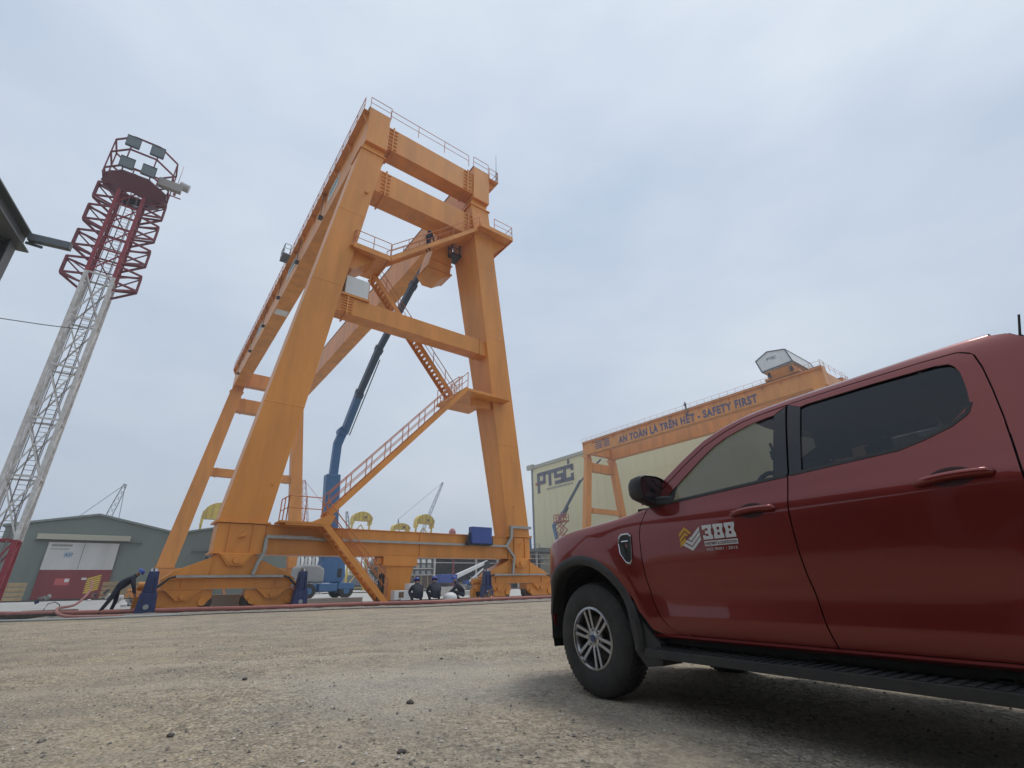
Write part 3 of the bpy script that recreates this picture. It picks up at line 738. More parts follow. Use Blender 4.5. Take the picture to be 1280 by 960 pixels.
# running board
def board(mb, side):
    d0, d1 = (-.035, .20)
    ys = sorted([(d0 - CW) * (1 if side == 0 else -1), (d1 - CW) * (1 if side == 0 else -1)])
    mb.box(.60 - C0, 2.62 - C0, ys[0], ys[1], .325, .375)
    for k in range(38):
        s = .66 + k * .052; mb.box(s - C0, s + .028 - C0, ys[0] + .02, ys[1] - .03, .375, .381)
    for s in (.85, 1.6, 2.35): mb.beam(T(s, .15, .36, side), T(s, .5, .42, side), .05, .05)
both(board, 'running_board', FLARE, bevel=.012)
mb = MB(); mb.box(-.75 - C0, 4.2 - C0, -.55, .55, .34, .48); mb.box(.5 - C0, 2.7 - C0, -.84, .84, .40, .46); mb.box(-.6 - C0, 0.4 - C0, -.5, .5, .5, 1.0)
mb.tube(T(-.0, .3, .39), T(-.0, 1.62, .39), .06, 8); mb.tube(T(3.27, .3, .39), T(3.27, 1.62, .39), .08, 8)
mb.build('underbody', GAPM, truck)
# greenhouse: cab side frame between the door frames and the roof
RAIL = [(.60, 1.325), (.70, 1.40), (.808, 1.490), (.952, 1.600), (1.123, 1.715), (1.297, 1.782), (1.42, 1.812), (1.548, 1.829), (1.752, 1.846), (2.1, 1.858), (2.45, 1.872), (2.62, 1.876), (2.72, 1.870), (2.79, 1.848), (2.86, 1.77), (2.91, 1.62), (2.93, 1.42), (2.93, 1.30)]
OUT = [(.675, 1.315), (.74, 1.375), (.84, 1.458), (.975, 1.565), (1.14, 1.680), (1.30, 1.750), (1.42, 1.785), (1.548, 1.803), (1.767, 1.820), (2.1, 1.829), (2.45, 1.831), (2.60, 1.826), (2.655, 1.79), (2.672, 1.70), (2.680, 1.58), (2.684, 1.42), (2.682, 1.345)]
def dens(pts, n):   # resample a polyline to n points, by arc length
    L_ = [0]
    for a, b in zip(pts[:-1], pts[1:]): L_.append(L_[-1] + math.hypot(b[0] - a[0], b[1] - a[1]))
    o = []
    for k in range(n):
        t = L_[-1] * k / (n - 1)
        for i in range(len(pts) - 1):
            if t <= L_[i + 1] + 1e-9:
                w = (t - L_[i]) / max(1e-9, L_[i + 1] - L_[i]); o.append((lerp(pts[i][0], pts[i + 1][0], w), lerp(pts[i][1], pts[i + 1][1], w))); break
    return o
RL, OL = dens(RAIL, 90), dens(OUT, 90)
def cabside(mb, side):
    rows = []
    for k in range(7):
        t = k / 6; rows.append([(lerp(o[0], r[0], t), lerp(o[1], r[1], t)) for o, r in zip(OL, RL)])
    mb.grid([[T(s, DD(s, z) + (0.0), z, side) for s, z in r] for r in rows])
    mb.grid([[T(s, DD(s, z) + (.0 if q == 0 else .02), z, side) for s, z in OL] for q in (0, 1)])
    # round over into the roof
    mb.grid([[T(s, DD(s, z) + dd, z + dz, side) for s, z in RL[:70]] for dd, dz in ((0, 0), (.014, .012), (.036, .022), (.07, .029))])
    # lower rear pillar below the belt, up to the bed gap
    rows = fl(lambda z: interp(z, RG) + G_, lambda z: 2.93, lambda s: max(lowz(s), .9), lambda s: 1.345, 24, 8)
    panel(mb, side, rows)
both(cabside, 'cab_side', PAINT, smooth=50)
def gapstrip(mb, side):
    mb.grid([[T(s + sx, DD(s, z) + .021, z + sz, side) for s, z in OL] for sx, sz in ((-.035, -.03), (0, 0), (.03, .02))])
    mb.grid([[T(2.64 + .035 * k, DD(2.66, z) + .021, z, side) for k in range(3)] for z in (.9, 1.0, 1.1, 1.2, 1.3, 1.345, 1.5, 1.6, 1.7)])
    mb.grid([[T(1.69 + .035 * k, DD(1.72, z) + .024, z, side) for k in range(3)] for z in (1.3, 1.4, 1.5, 1.6, 1.7, 1.8)])
both(gapstrip, 'door_seal', GAPM)
# roof and windscreen
def rail_at(i): return RL[i]
mb = MB(); rows = []
idx = [i for i in range(30, 70, 3)]
for i in idx:
    s, z = RL[i]; d0 = DD(s, z) + .07; z0 = z + .029; row = []
    fr = max(0, min(1, (s - 1.2) / .5))
    for k in range(21):
        t = k / 20; cx = 1 - abs(2 * t - 1) ** 2.4
        row.append(T(s - (.12 * cx if s < 1.6 else .12 * cx * max(0, (2.2 - s) / .6)), lerp(d0, 2 * CW - d0, t), z0 + .02 * cx * (1 if s > 1.6 else .6), 0))
    rows.append(row)
mb.grid(rows); mb.build('roof', PAINT, truck, smooth=50)
mb = MB(); rows = []
for i in range(0, 31, 2):
    s, z = RL[i]; d0 = DD(s, z) + .07; row = []
    for k in range(21):
        t = k / 20; cx = 1 - abs(2 * t - 1) ** 2.4; row.append(T(s - .12 * cx, lerp(d0, 2 * CW - d0, t), z + .029 + .012 * cx, 0))
    rows.append(row)
mb.grid(rows); mb.build('windscreen', GLASS_W, truck, smooth=60)
# cowl
mb = MB(); mb.grid([[T(s, d, z, 0) for d in (.26, .5, .96, 1.42, 1.66)] for s, z in ((.45, 1.23), (.55, 1.25), (.66, 1.27))]); mb.build('cowl', FLARE, truck)
# cab back
mb = MB(); mb.grid([[T(s, lerp(DD(s, z), 2 * CW - DD(s, z), k / 10), z, 0) for k in range(11)] for s, z in ((2.79, 1.85), (2.86, 1.77), (2.91, 1.62), (2.93, 1.42), (2.93, .6))]); mb.build('cab_back', PAINT, truck, smooth=50)
mb = MB(); mb.grid([[T(s + .012, d, z, 0) for d in (.36, .96, 1.56)] for s, z in ((2.875, 1.73), (2.93, 1.42))]); mb.build('rear_window', mat('black_glass', (.01, .011, .012), .05), truck)
# door upper frames (ring between the opening line and the glass), front and rear
def ring(outer, inner, n=60):
    return dens(outer + [outer[0]], n), dens(inner + [inner[0]], n)
FO = [p for p in OUT if p[0] < 1.6] + [(1.73, 1.815)]
FOUT = [(.695, belt(.695))] + [(a + .006, b - .006) for a, b in FO[1:]] + [(1.727, 1.55), (1.722, belt(1.72))]
FGLASS = [(.79, belt(.79) + .012), (.884, 1.385), (.99, 1.475), (1.124, 1.585), (1.22, 1.655), (1.318, 1.702), (1.48, 1.748), (1.60, 1.762), (1.655, 1.765), (1.645, 1.55), (1.635, belt(1.635) + .012)]
RO = [p for p in OUT if p[0] > 1.76]
ROUT = [(1.733, belt(1.733)), (1.738, 1.55), (1.741, 1.815)] + [(a - .006, b - .006) for a, b in RO]
ROUT[-1] = (2.676, belt(2.676))
RGLASS = [(1.80, belt(1.8) + .012), (1.81, 1.55), (1.82, 1.772), (1.86, 1.779), (2.23, 1.784), (2.50, 1.780), (2.565, 1.765), (2.588, 1.72), (2.592, 1.6), (2.588, 1.53), (2.57, 1.487), (2.50, 1.442), (2.40, 1.408), (2.28, belt(2.28) + .012)]
def strip_between(mb, side, A_, B_, off=0, n=90, D=DD):
    a = dens(A_, n); b = dens(B_, n)
    mb.grid([[T(lerp(p[0], q[0], t), D(lerp(p[0], q[0], t), lerp(p[1], q[1], t)) + off, lerp(p[1], q[1], t), side) for p, q in zip(a, b)] for t in (0, .25, .5, .75, 1)])
    mb.grid([[T(q[0], D(*q) + off + o, q[1], side) for q in b] for o in (0, .014)])
    mb.grid([[T(q[0], D(*q) + off + o, q[1], side) for q in a] for o in (0, .018)])
def fill_poly(mb, side, poly, off, n=26):
    # horizontal scanline fill for a simple y-monotone outline
    zs0 = min(p[1] for p in poly); zs1 = max(p[1] for p in poly); rows = []
    for i in range(n + 1):
        z = zs0 + 1e-4 + (zs1 - zs0 - 2e-4) * i / n; xs_ = []
        for (a, b), (c, d) in zip(poly, poly[1:] + poly[:1]):
            if (b - z) * (d - z) < 0: xs_.append(a + (c - a) * (z - b) / (d - b))
        x0, x1 = min(xs_), max(xs_); rows.append([T(lerp(x0, x1, j / 16), DD(lerp(x0, x1, j / 16), z) + off, z, side) for j in range(17)])
    mb.grid(rows)
for side in (0, 1):
    mb = MB()
    strip_between(mb, side, FOUT[:len(FO)] + [(1.727, 1.812)], FGLASS[:9])
    mb.build('window_frame', PAINT, fdoor[side], smooth=50)
    mb = MB(); strip_between(mb, side, [(1.727, 1.812), (1.722, belt(1.72))], [(1.655, 1.765), (1.635, belt(1.635))], off=.003, n=20); mb.build('pillar_trim', PILL, fdoor[side], smooth=50)
    mb = MB(); strip_between(mb, side, [(s, belt(s) - .004) for s in (.69, .8, 1.0, 1.3, 1.72)], [(s, belt(s) + .014) for s in (.70, .8, 1.0, 1.3, 1.72)], off=-.004, n=30)
    mb.build('window_seal', FLARE, fdoor[side], smooth=50)
    mb = MB(); fill_poly(mb, side, FGLASS[:-1] + [(1.635, belt(1.635) + .005), (.79, belt(.79) + .005)], .014); mb.build('front_side_window', GLASS_F, fdoor[side], smooth=60)
    mb = MB(); fill_poly(mb, side, [(.735, belt(.735) + .008), (.80, 1.372), (.90, 1.46), (.945, 1.49), (.905, belt(.905) + .008)], .006, 10); mb.build('mirror_base', FLARE, fdoor[side], smooth=60)
    mb = MB(); strip_between(mb, side, ROUT[2:], RGLASS[2:13] + [RGLASS[13]])
    strip_between(mb, side, [(2.28, belt(2.28) + .0), (2.40, belt(2.4)), (2.50, belt(2.5)), (2.676, belt(2.676))], [(2.28, belt(2.28) + .012), (2.40, 1.408), (2.50, 1.442), (2.57, 1.487)], n=20)
    mb.build('window_frame', PAINT, rdoor[side], smooth=50)
    mb = MB(); strip_between(mb, side, [(1.733, belt(1.73)), (1.741, 1.812)], [(1.80, belt(1.8)), (1.82, 1.772)], off=.003, n=20); mb.build('pillar_trim', PILL, rdoor[side], smooth=50)
    mb = MB(); strip_between(mb, side, [(s, belt(s) - .004) for s in (1.735, 2.0, 2.15, 2.28)] + [(2.405, 1.398), (2.503, 1.432), (2.574, 1.478), (2.598, 1.53)], [(s, belt(s) + .014) for s in (1.735, 2.0, 2.15, 2.28)] + [(2.398, 1.413), (2.494, 1.448), (2.562, 1.492), (2.582, 1.535)], off=-.003, n=40)
    mb.build('window_seal', FLARE, rdoor[side], smooth=50)
    mb = MB(); fill_poly(mb, side, RGLASS, .014); mb.build('rear_side_window', GLASS_R, rdoor[side], smooth=60)
    # quarter glass divider
    mb = MB(); mb.beam(T(2.46, DD(2.46, 1.435) + .016, 1.435, side), T(2.43, DD(2.43, 1.775) + .016, 1.775, side), .012, .008); mb.build('window_divider', FLARE, rdoor[side])
# door handles: recess cup, strap
for dr, (s0, s1, z0, z1) in ((fdoor, (1.345, 1.640, 1.158, 1.168)), (rdoor, (2.300, 2.600, 1.185, 1.195))):
    for side in (0, 1):
        o = dr[side]; mb = MB(); n = 20; rows = []
        for j in range(7):      # strap: rounded section swept along the handle
            row = []
            for k in range(n + 1):
                t = k / n; s = lerp(s0, s1, t); zc = lerp(z0, z1, t) + .010 * math.sin(math.pi * t); a = math.pi * j / 6
                e = min(1, t / .10, (1 - t) / .04) ** .5; lift = .012 + .030 * min(1, t / .22, (1 - t) / .10) ** .7
                row.append(T(s, DD(s, zc) - lift * (.35 + .65 * math.sin(a)) * max(e, .15), zc + .020 * math.cos(a) * max(e, .25), side))
            rows.append(row)
        mb.grid(rows); h = mb.build('door_handle', PAINT, o, smooth=60)
        mb = MB(); cs, cz = lerp(s0, s1, .50), lerp(z0, z1, .5) + .006
        rows = []
        for q, (rr, dd) in enumerate(((1.0, -.0015), (.92, -.0022), (.0, -.0022))):
            rows.append([T(cs + .085 * rr * math.cos(a), DD(cs, cz + .034 * rr * math.sin(a)) + dd, cz + .045 * rr * math.sin(a), side) for a in [2 * math.pi * k / 28 for k in range(29)]])
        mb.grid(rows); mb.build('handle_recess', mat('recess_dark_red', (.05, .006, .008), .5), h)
        if dr is fdoor:
            mb = MB(); cs = s1 - .035; p = Vector(T(cs, DD(cs, z1) - .034, z1 + .0, side)); q = Vector(T(cs, DD(cs, z1) - .030, z1, side)); mb.tube(q, p, .011, 14); mb.build('key_lock', CHROME, h)
# vent ornament on the fender
for side in (0, 1):
    vp_ = [(.400, 1.060), (.405, 1.105), (.430, 1.128), (.50, 1.130), (.522, 1.115), (.523, 1.03), (.517, .93), (.505, .905), (.470, .915), (.415, .985)]
    mb = MB(); n = 70; L0 = dens(vp_ + [vp_[0]], n); cs, cz = .465, 1.02
    mb.grid([[T(lerp(s, cs, k), DD(s, z) - o, lerp(z, cz, k), side) for s, z in L0] for k, o in ((0, .001), (.0, .010), (.07, .013), (.12, .010), (.13, .002))])
    ch = mb.build('fender_vent', CHROME, fdoor[side].parent, smooth=60)
    mb = MB(); mb.grid([[T(lerp(s, cs, k), DD(s, z) - .006, lerp(z, cz, k), side) for s, z in L0] for k in (.11, 1)]); mb.build('vent_insert', BLACK, ch)
    mb = MB(); mb.box(.43 - C0, .50 - C0, *sorted([(DD(.46, 1.07) - .012 - CW) * (1 if side == 0 else -1), (DD(.46, 1.07) - .004 - CW) * (1 if side == 0 else -1)]), 1.068, 1.076); mb.build('vent_badge', CHROME, ch)
# mirrors
for side in (0, 1):
    def MP(s, d, z): return T(s, d, z, side)
    def rr_loop(s, inset, sh=0):   # rounded outline in (d,z), facing rearwards
        pts = [(-.115, 1.375), (-.120, 1.45), (-.105, 1.495), (-.06, 1.512), (.06, 1.512), (.125, 1.495), (.150, 1.45), (.148, 1.36), (.12, 1.305), (.06, 1.292), (-.03, 1.318), (-.09, 1.34)]
        pts = dens(pts + [pts[0]], 40); cd_, cz_ = .015, 1.405
        return [MP(s - (.015 - d) * .10, .03 + lerp(d, cd_, inset), lerp(z, cz_, inset)) for d, z in pts]
    mb = MB(); mb.grid([rr_loop(.79, .10), rr_loop(.795, .05), rr_loop(.785, .0), rr_loop(.74, -.01), rr_loop(.69, .06), rr_loop(.655, .22), rr_loop(.635, .5), rr_loop(.63, .999)])
    mo = mb.build('wing_mirror', BLACK, fdoor[side], smooth=60)
    mb = MB(); mb.grid([rr_loop(.782, .12), rr_loop(.782, .999)]); mb.build('mirror_glass', mat('mirror_silver', (.11, .12, .125), .10, 1), mo)
    mb = MB(); mb.hexa([MP(.68, .06, 1.30), MP(.78, .06, 1.30), MP(.78, .06, 1.36), MP(.68, .06, 1.36)], [MP(.76, .125, 1.285), MP(.90, .11, 1.29), MP(.90, .125, 1.36), MP(.76, .14, 1.36)]); mb.build('mirror_arm', BLACK, mo, bevel=.015)
# wheels
def wheel(parent, s, d, side):
    w = thing('wheel', (0, 0, 0), 0, None, None); w.parent = parent
    r0 = .39; c = Vector(T(s, d, r0, side)); ax = Vector((0, 1 if side == 0 else -1, 0))
    ty = MB(); prof = [(.012, .214), (.0, .235), (-.006, .27), (-.004, .31), (.004, .345), (.014, .368), (.028, .384), (.045, .391), (.12, .394), (.195, .391), (.225, .375), (.24, .30), (.235, .22)]
    ty.lathe(prof, c, ax, 72)
    t_ = ty.build('tyre', RUBBER, w, smooth=60)
    tb = MB()
    for k in range(64):
        a = 2 * math.pi * (k + .5) / 64; rd = Vector((math.cos(a), 0, math.sin(a))); tg = Vector((-math.sin(a), 0, math.cos(a)))
        for (y0, y1, rr, sh, w_) in ((.030, .064, .3855, 0, .012), (.070, .112, .3945, .35, .012), (.124, .166, .3945, .0, .012), (.178, .212, .3855, .35, .012)):
            p = c + ax * y0 + rd * (rr) + tg * sh * .03; q = c + ax * y1 + rd * (rr + (.003 if y0 < .05 else 0)) + tg * (sh * .03 + .008)
            tb.beam(p, q, .022, w_, tuple(rd))
    tb.build('tread', RUBBER, t_)
    rm = MB(); rm.lathe([(.0, .205), (.0, .216), (.004, .222), (.014, .222), (.018, .214), (.03, .205), (.06, .198), (.16, .19), (.22, .21)], c, ax, 64)
    ri = rm.build('rim', ALLOY, w, smooth=40)
    bd = MB(); bd.lathe([(.10, 0), (.10, .197)], c, ax, 40); bd.build('brake_backing', GAPM, ri)
    dc = MB(); dc.lathe([(.085, .08), (.085, .155), (.095, .155)], c, ax, 40); dc.build('brake_disc', WHEELM, ri)
    sp = MB()
    for k in range(6):
        a = R(30 + 60 * k + 14); 
        for sg in (-1, 1):
            rd = Vector((math.cos(a), 0, math.sin(a))); tg = Vector((-math.sin(a), 0, math.cos(a)))
            sp.beam(c + ax * .034 + rd * .050 + tg * sg * .019, c + ax * .018 + rd * .208 + tg * sg * .030, .021, .030, tuple(ax), .026, .022)
    sp.lathe([(.012, 0), (.012, .030), (.020, .036), (.024, .070), (.034, .080), (.06, .082)], c, ax, 36)
    sp.build('spokes', ALLOY, ri, bevel=.003)
    nb = MB()
    for k in range(6):
        a = R(60 * k + 44); p = c + Vector((math.cos(a), 0, math.sin(a))) * .058
        nb.tube(p + ax * .022, p + ax * .008, .0095, 6)
    nb.build('wheel_nuts', CHROME, ri)
    cb = MB(); cb.tube(c + ax * .012, c + ax * .006, .026, 20); cb.build('centre_cap', mat('cap_blue', (.03, .06, .14), .3), ri)
    return w
for s in (0.0, 3.27):
    for side in (0, 1): wheel(truck, s, .045, side)
# interior
mb = MB(); mb.box(.75 - C0, 1.15 - C0, -.70, .70, 1.0, 1.30); mb.prism([(.75 - C0, 1.26), (1.15 - C0, 1.31), (1.2 - C0, 1.2), (.62 - C0, 1.1)], -.72, .72); mb.build('dashboard', INTER, truck, bevel=.03)
mb = MB()
for i in range(28):
    a, b = 2 * math.pi * i / 28, 2 * math.pi * (i + 1) / 28
    f_ = lambda a: Vector((1.33 - C0 + .07 * math.sin(a), -.38 + .185 * math.cos(a), 1.30 + .17 * math.sin(a)))
    mb.tube(f_(a), f_(b), .016, 6)
mb.tube((1.33 - C0, -.38, 1.30), (1.1 - C0, -.38, 1.2), .05, 8); mb.box(1.31 - C0, 1.35 - C0, -.55, -.21, 1.28, 1.32)
mb.build('steering_wheel', INTER, truck)
SEATM = mat('seat_fabric', (.075, .075, .08), .85)
HR = mat('headrest_grey', (.17, .17, .17), .8)
for s0, ds, ms in ((1.72, (-.38, .38), SEATM), (2.52, (-.45, 0, .45), SEATM)):
    for dy in ds:
        st_ = MB(); w = .24 if s0 < 2 else .22
        st_.hexa([(s0 - .55 - C0, dy - w, .85), (s0 - C0, dy - w, .80), (s0 - C0, dy + w, .80), (s0 - .55 - C0, dy + w, .85)], [(s0 - .55 - C0, dy - w, 1.0), (s0 - C0, dy - w, .95), (s0 - C0, dy + w, .95), (s0 - .55 - C0, dy + w, 1.0)])
        st_.hexa([(s0 - .1 - C0, dy - w, .9), (s0 + .05 - C0, dy - w, .9), (s0 + .05 - C0, dy + w, .9), (s0 - .1 - C0, dy + w, .9)], [(s0 + .03 - C0, dy - w * .85, 1.46), (s0 + .12 - C0, dy - w * .85, 1.46), (s0 + .12 - C0, dy + w * .85, 1.46), (s0 + .03 - C0, dy + w * .85, 1.46)])
        se = st_.build('seat', ms, truck, bevel=.03)
        hb = MB(); hb.box(s0 + .05 - C0, s0 + .15 - C0, dy - .13, dy + .13, 1.50, 1.66); hb.tube((s0 + .1 - C0, dy - .05, 1.44), (s0 + .1 - C0, dy - .05, 1.52), .01, 5); hb.build('headrest', HR if s0 > 2 else ms, se, bevel=.035)
mb = MB(); mb.box(1.28 - C0, 1.33 - C0, -.12, .12, 1.62, 1.69); mb.tube((1.26 - C0, 0, 1.66), (1.24 - C0, 0, 1.78), .012, 6); mb.build('rear_view_mirror', BLACK, truck, bevel=.01)
mb = MB(); mb.box(.7 - C0, 2.8 - C0, -.75, .75, .5, .85); mb.grid([[T(s, d, 1.82 if s < 2.7 else 1.78, 0) for d in (.36, .96, 1.56)] for s in (1.5, 2.0, 2.4, 2.72)]); mb.build('cabin_floor', INTER, truck)
# bed
def bed(mb, side):
    ss = [2.97 + .058 * i for i in range(26)]
    rows = []
    for i in range(21): rows.append([(s, lerp(max(lowz(s), .62), 1.27, i / 20)) for s in ss])
    panel(mb, side, rows, curl=.06)
both(bed, 'bed_side', PAINT, smooth=50)
mb = MB(); mb.box(2.98 - C0, 4.38 - C0, -.78, .78, .70, .78); mb.box(2.97 - C0, 3.0 - C0, -.85, .85, .78, 1.24); mb.build('bed_floor', BLACK, truck)
mb = MB(); mb.box(4.38 - C0, 4.44 - C0, -.84, .84, .72, 1.26); mb.build('tailgate', PAINT, truck, bevel=.02)
mb = MB(); mb.box(4.44 - C0, 4.58 - C0, -.88, .88, .52, .70); mb.build('rear_bumper', FLARE, truck, bevel=.03)
for side in (0, 1):
    mb = MB(); mb.box(4.40 - C0, 4.46 - C0, *sorted([(.10 - CW) * (1 if side == 0 else -1), (.0 + .22 - CW) * (1 if side == 0 else -1)]), .85, 1.22); mb.build('tail_light', mat('tail_red', (.4, .01, .01), .2), truck, bevel=.01)
mb = MB(); mb.tube(T(2.80, .50, 1.86), T(2.835, .50, 1.985), .006, 6, .005); mb.tube(T(2.80, .50, 1.85), T(2.805, .50, 1.88), .014, 8); mb.build('aerial', BLACK, truck)
# company decal on the front door
dec = thing('door_decal', (0, 0, 0), 0, None, None); dec.parent = truck
WD = mat('decal_white', (.62, .62, .62), .5); YD = mat('decal_yellow', (.62, .33, .03), .5); DKD = mat('decal_dark', (.10, .012, .014), .5)
def decal_poly(mb, pts, lift=.0025):
    # pts in (s,z); subdivide lightly by fan around the centroid
    n = len(pts); cs = sum(p[0] for p in pts) / n; cz = sum(p[1] for p in pts) / n
    mb.add([T(s, DD(s, z) - lift, z, 0) for s, z in pts] , [tuple(range(n))])
# emblem: interlocked yellow up-chevrons and white down-chevrons
E_ = lambda x, y: (.955 + .165 * x, .968 + .155 * y)      # unit square -> door
def chev(mb, pts): decal_poly(mb, [E_(x, y) for x, y in pts])
my, mw = MB(), MB()
bt = .135
for k in range(3):
    y = 1.0 - k * .215; xr = (.60, .44, .30)[k]
    # left limb of yellow chevron
    apex = (.30, y)
    chev(my, [(0.0, y - .27), apex, (.30, y - bt - .01), (0.0, y - .27 - bt)])
    if k < 2: chev(my, [apex, (xr, y - .27 * (xr - .30) / .30), (xr - .08, y - .27 * (xr - .38) / .30 - bt), (.30, y - bt - .01)])
    else: chev(my, [(0, .37), (.30, y - .02), (.30, y - .2), (0.06, .22)])
for k in range(3):
    y = 0.0 + k * .20; x0 = (.08, .25, .42)[k]
    chev(mw, [(x0, y + .27 - .27 * (x0 - .08) / .5 * (1) + .0), (.55, y), (.55, y + bt + .01), (x0 + .12, y + .27 - .27 * (x0 - .08) / .5 + .08)])
    chev(mw, [(.55, y), (1.0, y + .40), (1.0, y + .40 + bt + .02), (.55, y + bt + .01)])
my.build('emblem_yellow', YD, dec); mw.build('emblem_white', WD, dec)
def decal_text(txt, s0, z0, w, h, mt, name, bold=0, lift=.003):
    o = text_mesh(txt, .1, mt, Matrix.Identity(4), dec, name=name, depth=0, bold=bold)
    vs = o.data.vertices; xs_ = [v.co.x for v in vs]; ys_ = [v.co.y for v in vs]; x0, x1, y0, y1 = min(xs_), max(xs_), min(ys_), max(ys_)
    for v in vs:
        s = s0 + w * (v.co.x - x0) / (x1 - x0); z = z0 + h * (v.co.y - y0) / (y1 - y0); v.co = T(s, DD(s, z) - lift, z, 0)
    return o
# block figures 3 8 8
def block3(mb, s, z, w, h):
    q = lambda a, b: (s + a * w, z + b * h)
    for pts in ([(0, .78), (0, 1), (1, 1), (1, .78)], [(.28, .40), (.28, .60), (.9, .60), (.9, .40)], [(0, 0), (0, .22), (1, .22), (1, 0)], [(.58, .60), (.58, .78), (1, .78), (.86, .60)], [(.58, .22), (.58, .40), (.86, .40), (1, .22)], [(0, .70), (0, .78), (.3, .78), (.3, .70)], [(0, .22), (0, .30), (.3, .30), (.3, .22)]): decal_poly(mb, [q(a, b) for a, b in pts], .003)
def block8(mb, s, z, w, h):
    q = lambda a, b: (s + a * w, z + b * h)
    for pts in ([(0, .78), (0, 1), (1, 1), (1, .78)], [(.10, .42), (.10, .58), (.90, .58), (.90, .42)], [(0, 0), (0, .22), (1, .22), (1, 0)], [(.10, .58), (0, .78), (.38, .78), (.38, .58)], [(.62, .58), (.62, .78), (1, .78), (.90, .58)], [(0, .22), (.10, .42), (.38, .42), (.38, .22)], [(.62, .22), (.62, .42), (.90, .42), (1, .22)]): decal_poly(mb, [q(a, b) for a, b in pts], .003)
for k, fn in enumerate((block3, block8, block8)):
    mb = MB(); fn(mb, 1.140 + .080 * k, 1.030, .071, .088); mb.build('decal_figure', WD, dec)
mb = MB(); n = 12; mb.grid([[T(s, DD(s, z) - .0025, z, 0) for s in [1.142 + .232 * k / n for k in range(n + 1)]] for z in (.990, 1.005, 1.020)]); mb.build('decal_bar', WD, dec)
decal_text('INVESTMENT & CONSTRUCTION', 1.149, .9955, .218, .018, DKD, 'decal_lettering', bold=.002, lift=.0045)
decal_text('ISO 9001 : 2015', 1.152, .962, .212, .016, WD, 'decal_lettering')

# ---------------------------------------------------------------- shelter steelwork to the left of and behind the camera
sh = thing('steel_shelter', (-9.62, 7.27, 0), R(118.5), 'grey steel roof corner with a short bracket arm at the left edge', 'shelter')
# local +x runs away from the camera (118.5 deg); the shelter extends towards -x
mb = MB(); w_ = .17
mb.box(-.13, .13, -.0, .02, 0, 7.05); mb.box(-.13, .13, .24, .26, 0, 7.05); mb.box(-.012, .012, .02, .24, 0, 7.05); mb.build('column', GREYST, sh)
mb = MB(); mb.box(-9, .25, -.14, .14, 7.40, 7.43); mb.box(-9, .25, -.14, .14, 7.06, 7.09); mb.box(-9, .25, -.01, .01, 7.09, 7.40); mb.build('eaves_beam', GREYST, sh)
mb = MB(); mb.beam((.05, -.14, 7.3), (.05, -.78, 7.3), .12, .15); mb.beam((.1, -.1, 7.2), (.1, -.36, 7.17), .03, .05); mb.build('bracket_arm', GREYST, sh)
mb = MB(); mb.beam((0, .1, 7.2), (0, 9, 8.6), .2, .35); mb.build('rafter', GREYST, sh)
mb = MB(); mb.beam((-.1, .1, 6.3), (-2.2, .05, 7.05), .12, .12); mb.build('knee_brace', GREYST, sh)
mb = MB(); mb.hexa([(-9.3, .02, 7.44), (.3, .02, 7.44), (.3, 9.2, 8.85), (-9.3, 9.2, 8.85)], [(-9.3, .02, 7.5), (.3, .02, 7.5), (.3, 9.2, 8.91), (-9.3, 9.2, 8.91)]); mb.build('roof_sheet', GREYST, sh)
for x in (-8.8,):
    mb = MB(); mb.box(x - .17, x + .17, -.15, .15, 0, 7.05); mb.build('column', GREYST, sh)
# added unseen building behind the camera, for dark reflections in the pickup paint
ws = thing('added_workshop', (3.5, -16, 0), R(-34), 'long dark building added unseen behind the viewpoint for the pickup paint to reflect', 'added_workshop')
mb = MB(); mb.box(-34, 22, -12, 0, 0, 8.0); mb.build('wall', mat('added_workshop_wall', (.10, .105, .10), .7, noise=.2), ws)
mb = MB(); mb.prism([(-12.6, 8.0), (1.0, 8.0), (-6, 10.1)], -34.4, 22.4, 'x'); mb.build('roof', ROOF_D, ws)
mb = MB(); mb.box(-6, 2, 0, .1, 0, 5); mb.build('door', mat('added_workshop_door', (.05, .06, .06), .6), ws)

# added unseen dark box behind the viewpoint, blocks low sky to darken the pickup
ct = thing('added_container', Vector((TX0, TY0, 0)) - FWv * 4.4 - INv * 5.9, truck.rotation_euler.z, 'dark brown box added unseen behind the viewpoint to block low sky and darken the pickup', 'light_blocker')
CTM = mat('added_container_brown', (.045, .035, .03), .7, noise=.3, nscale=1.5)
mb = MB(); mb.box(-3.0, 4.2, -1.2, 1.15, .15, 2.85)
for k in range(36): mb.box(-2.95 + k * .2, -2.87 + k * .2, 1.14, 1.19, .3, 2.7)
mb.build('shell', CTM, ct)
for x in (-3.05, 4.1): mb = MB(); mb.box(x, x + .15, 1.1, 1.23, .0, 2.9); mb.build('corner_post', CTM, ct)
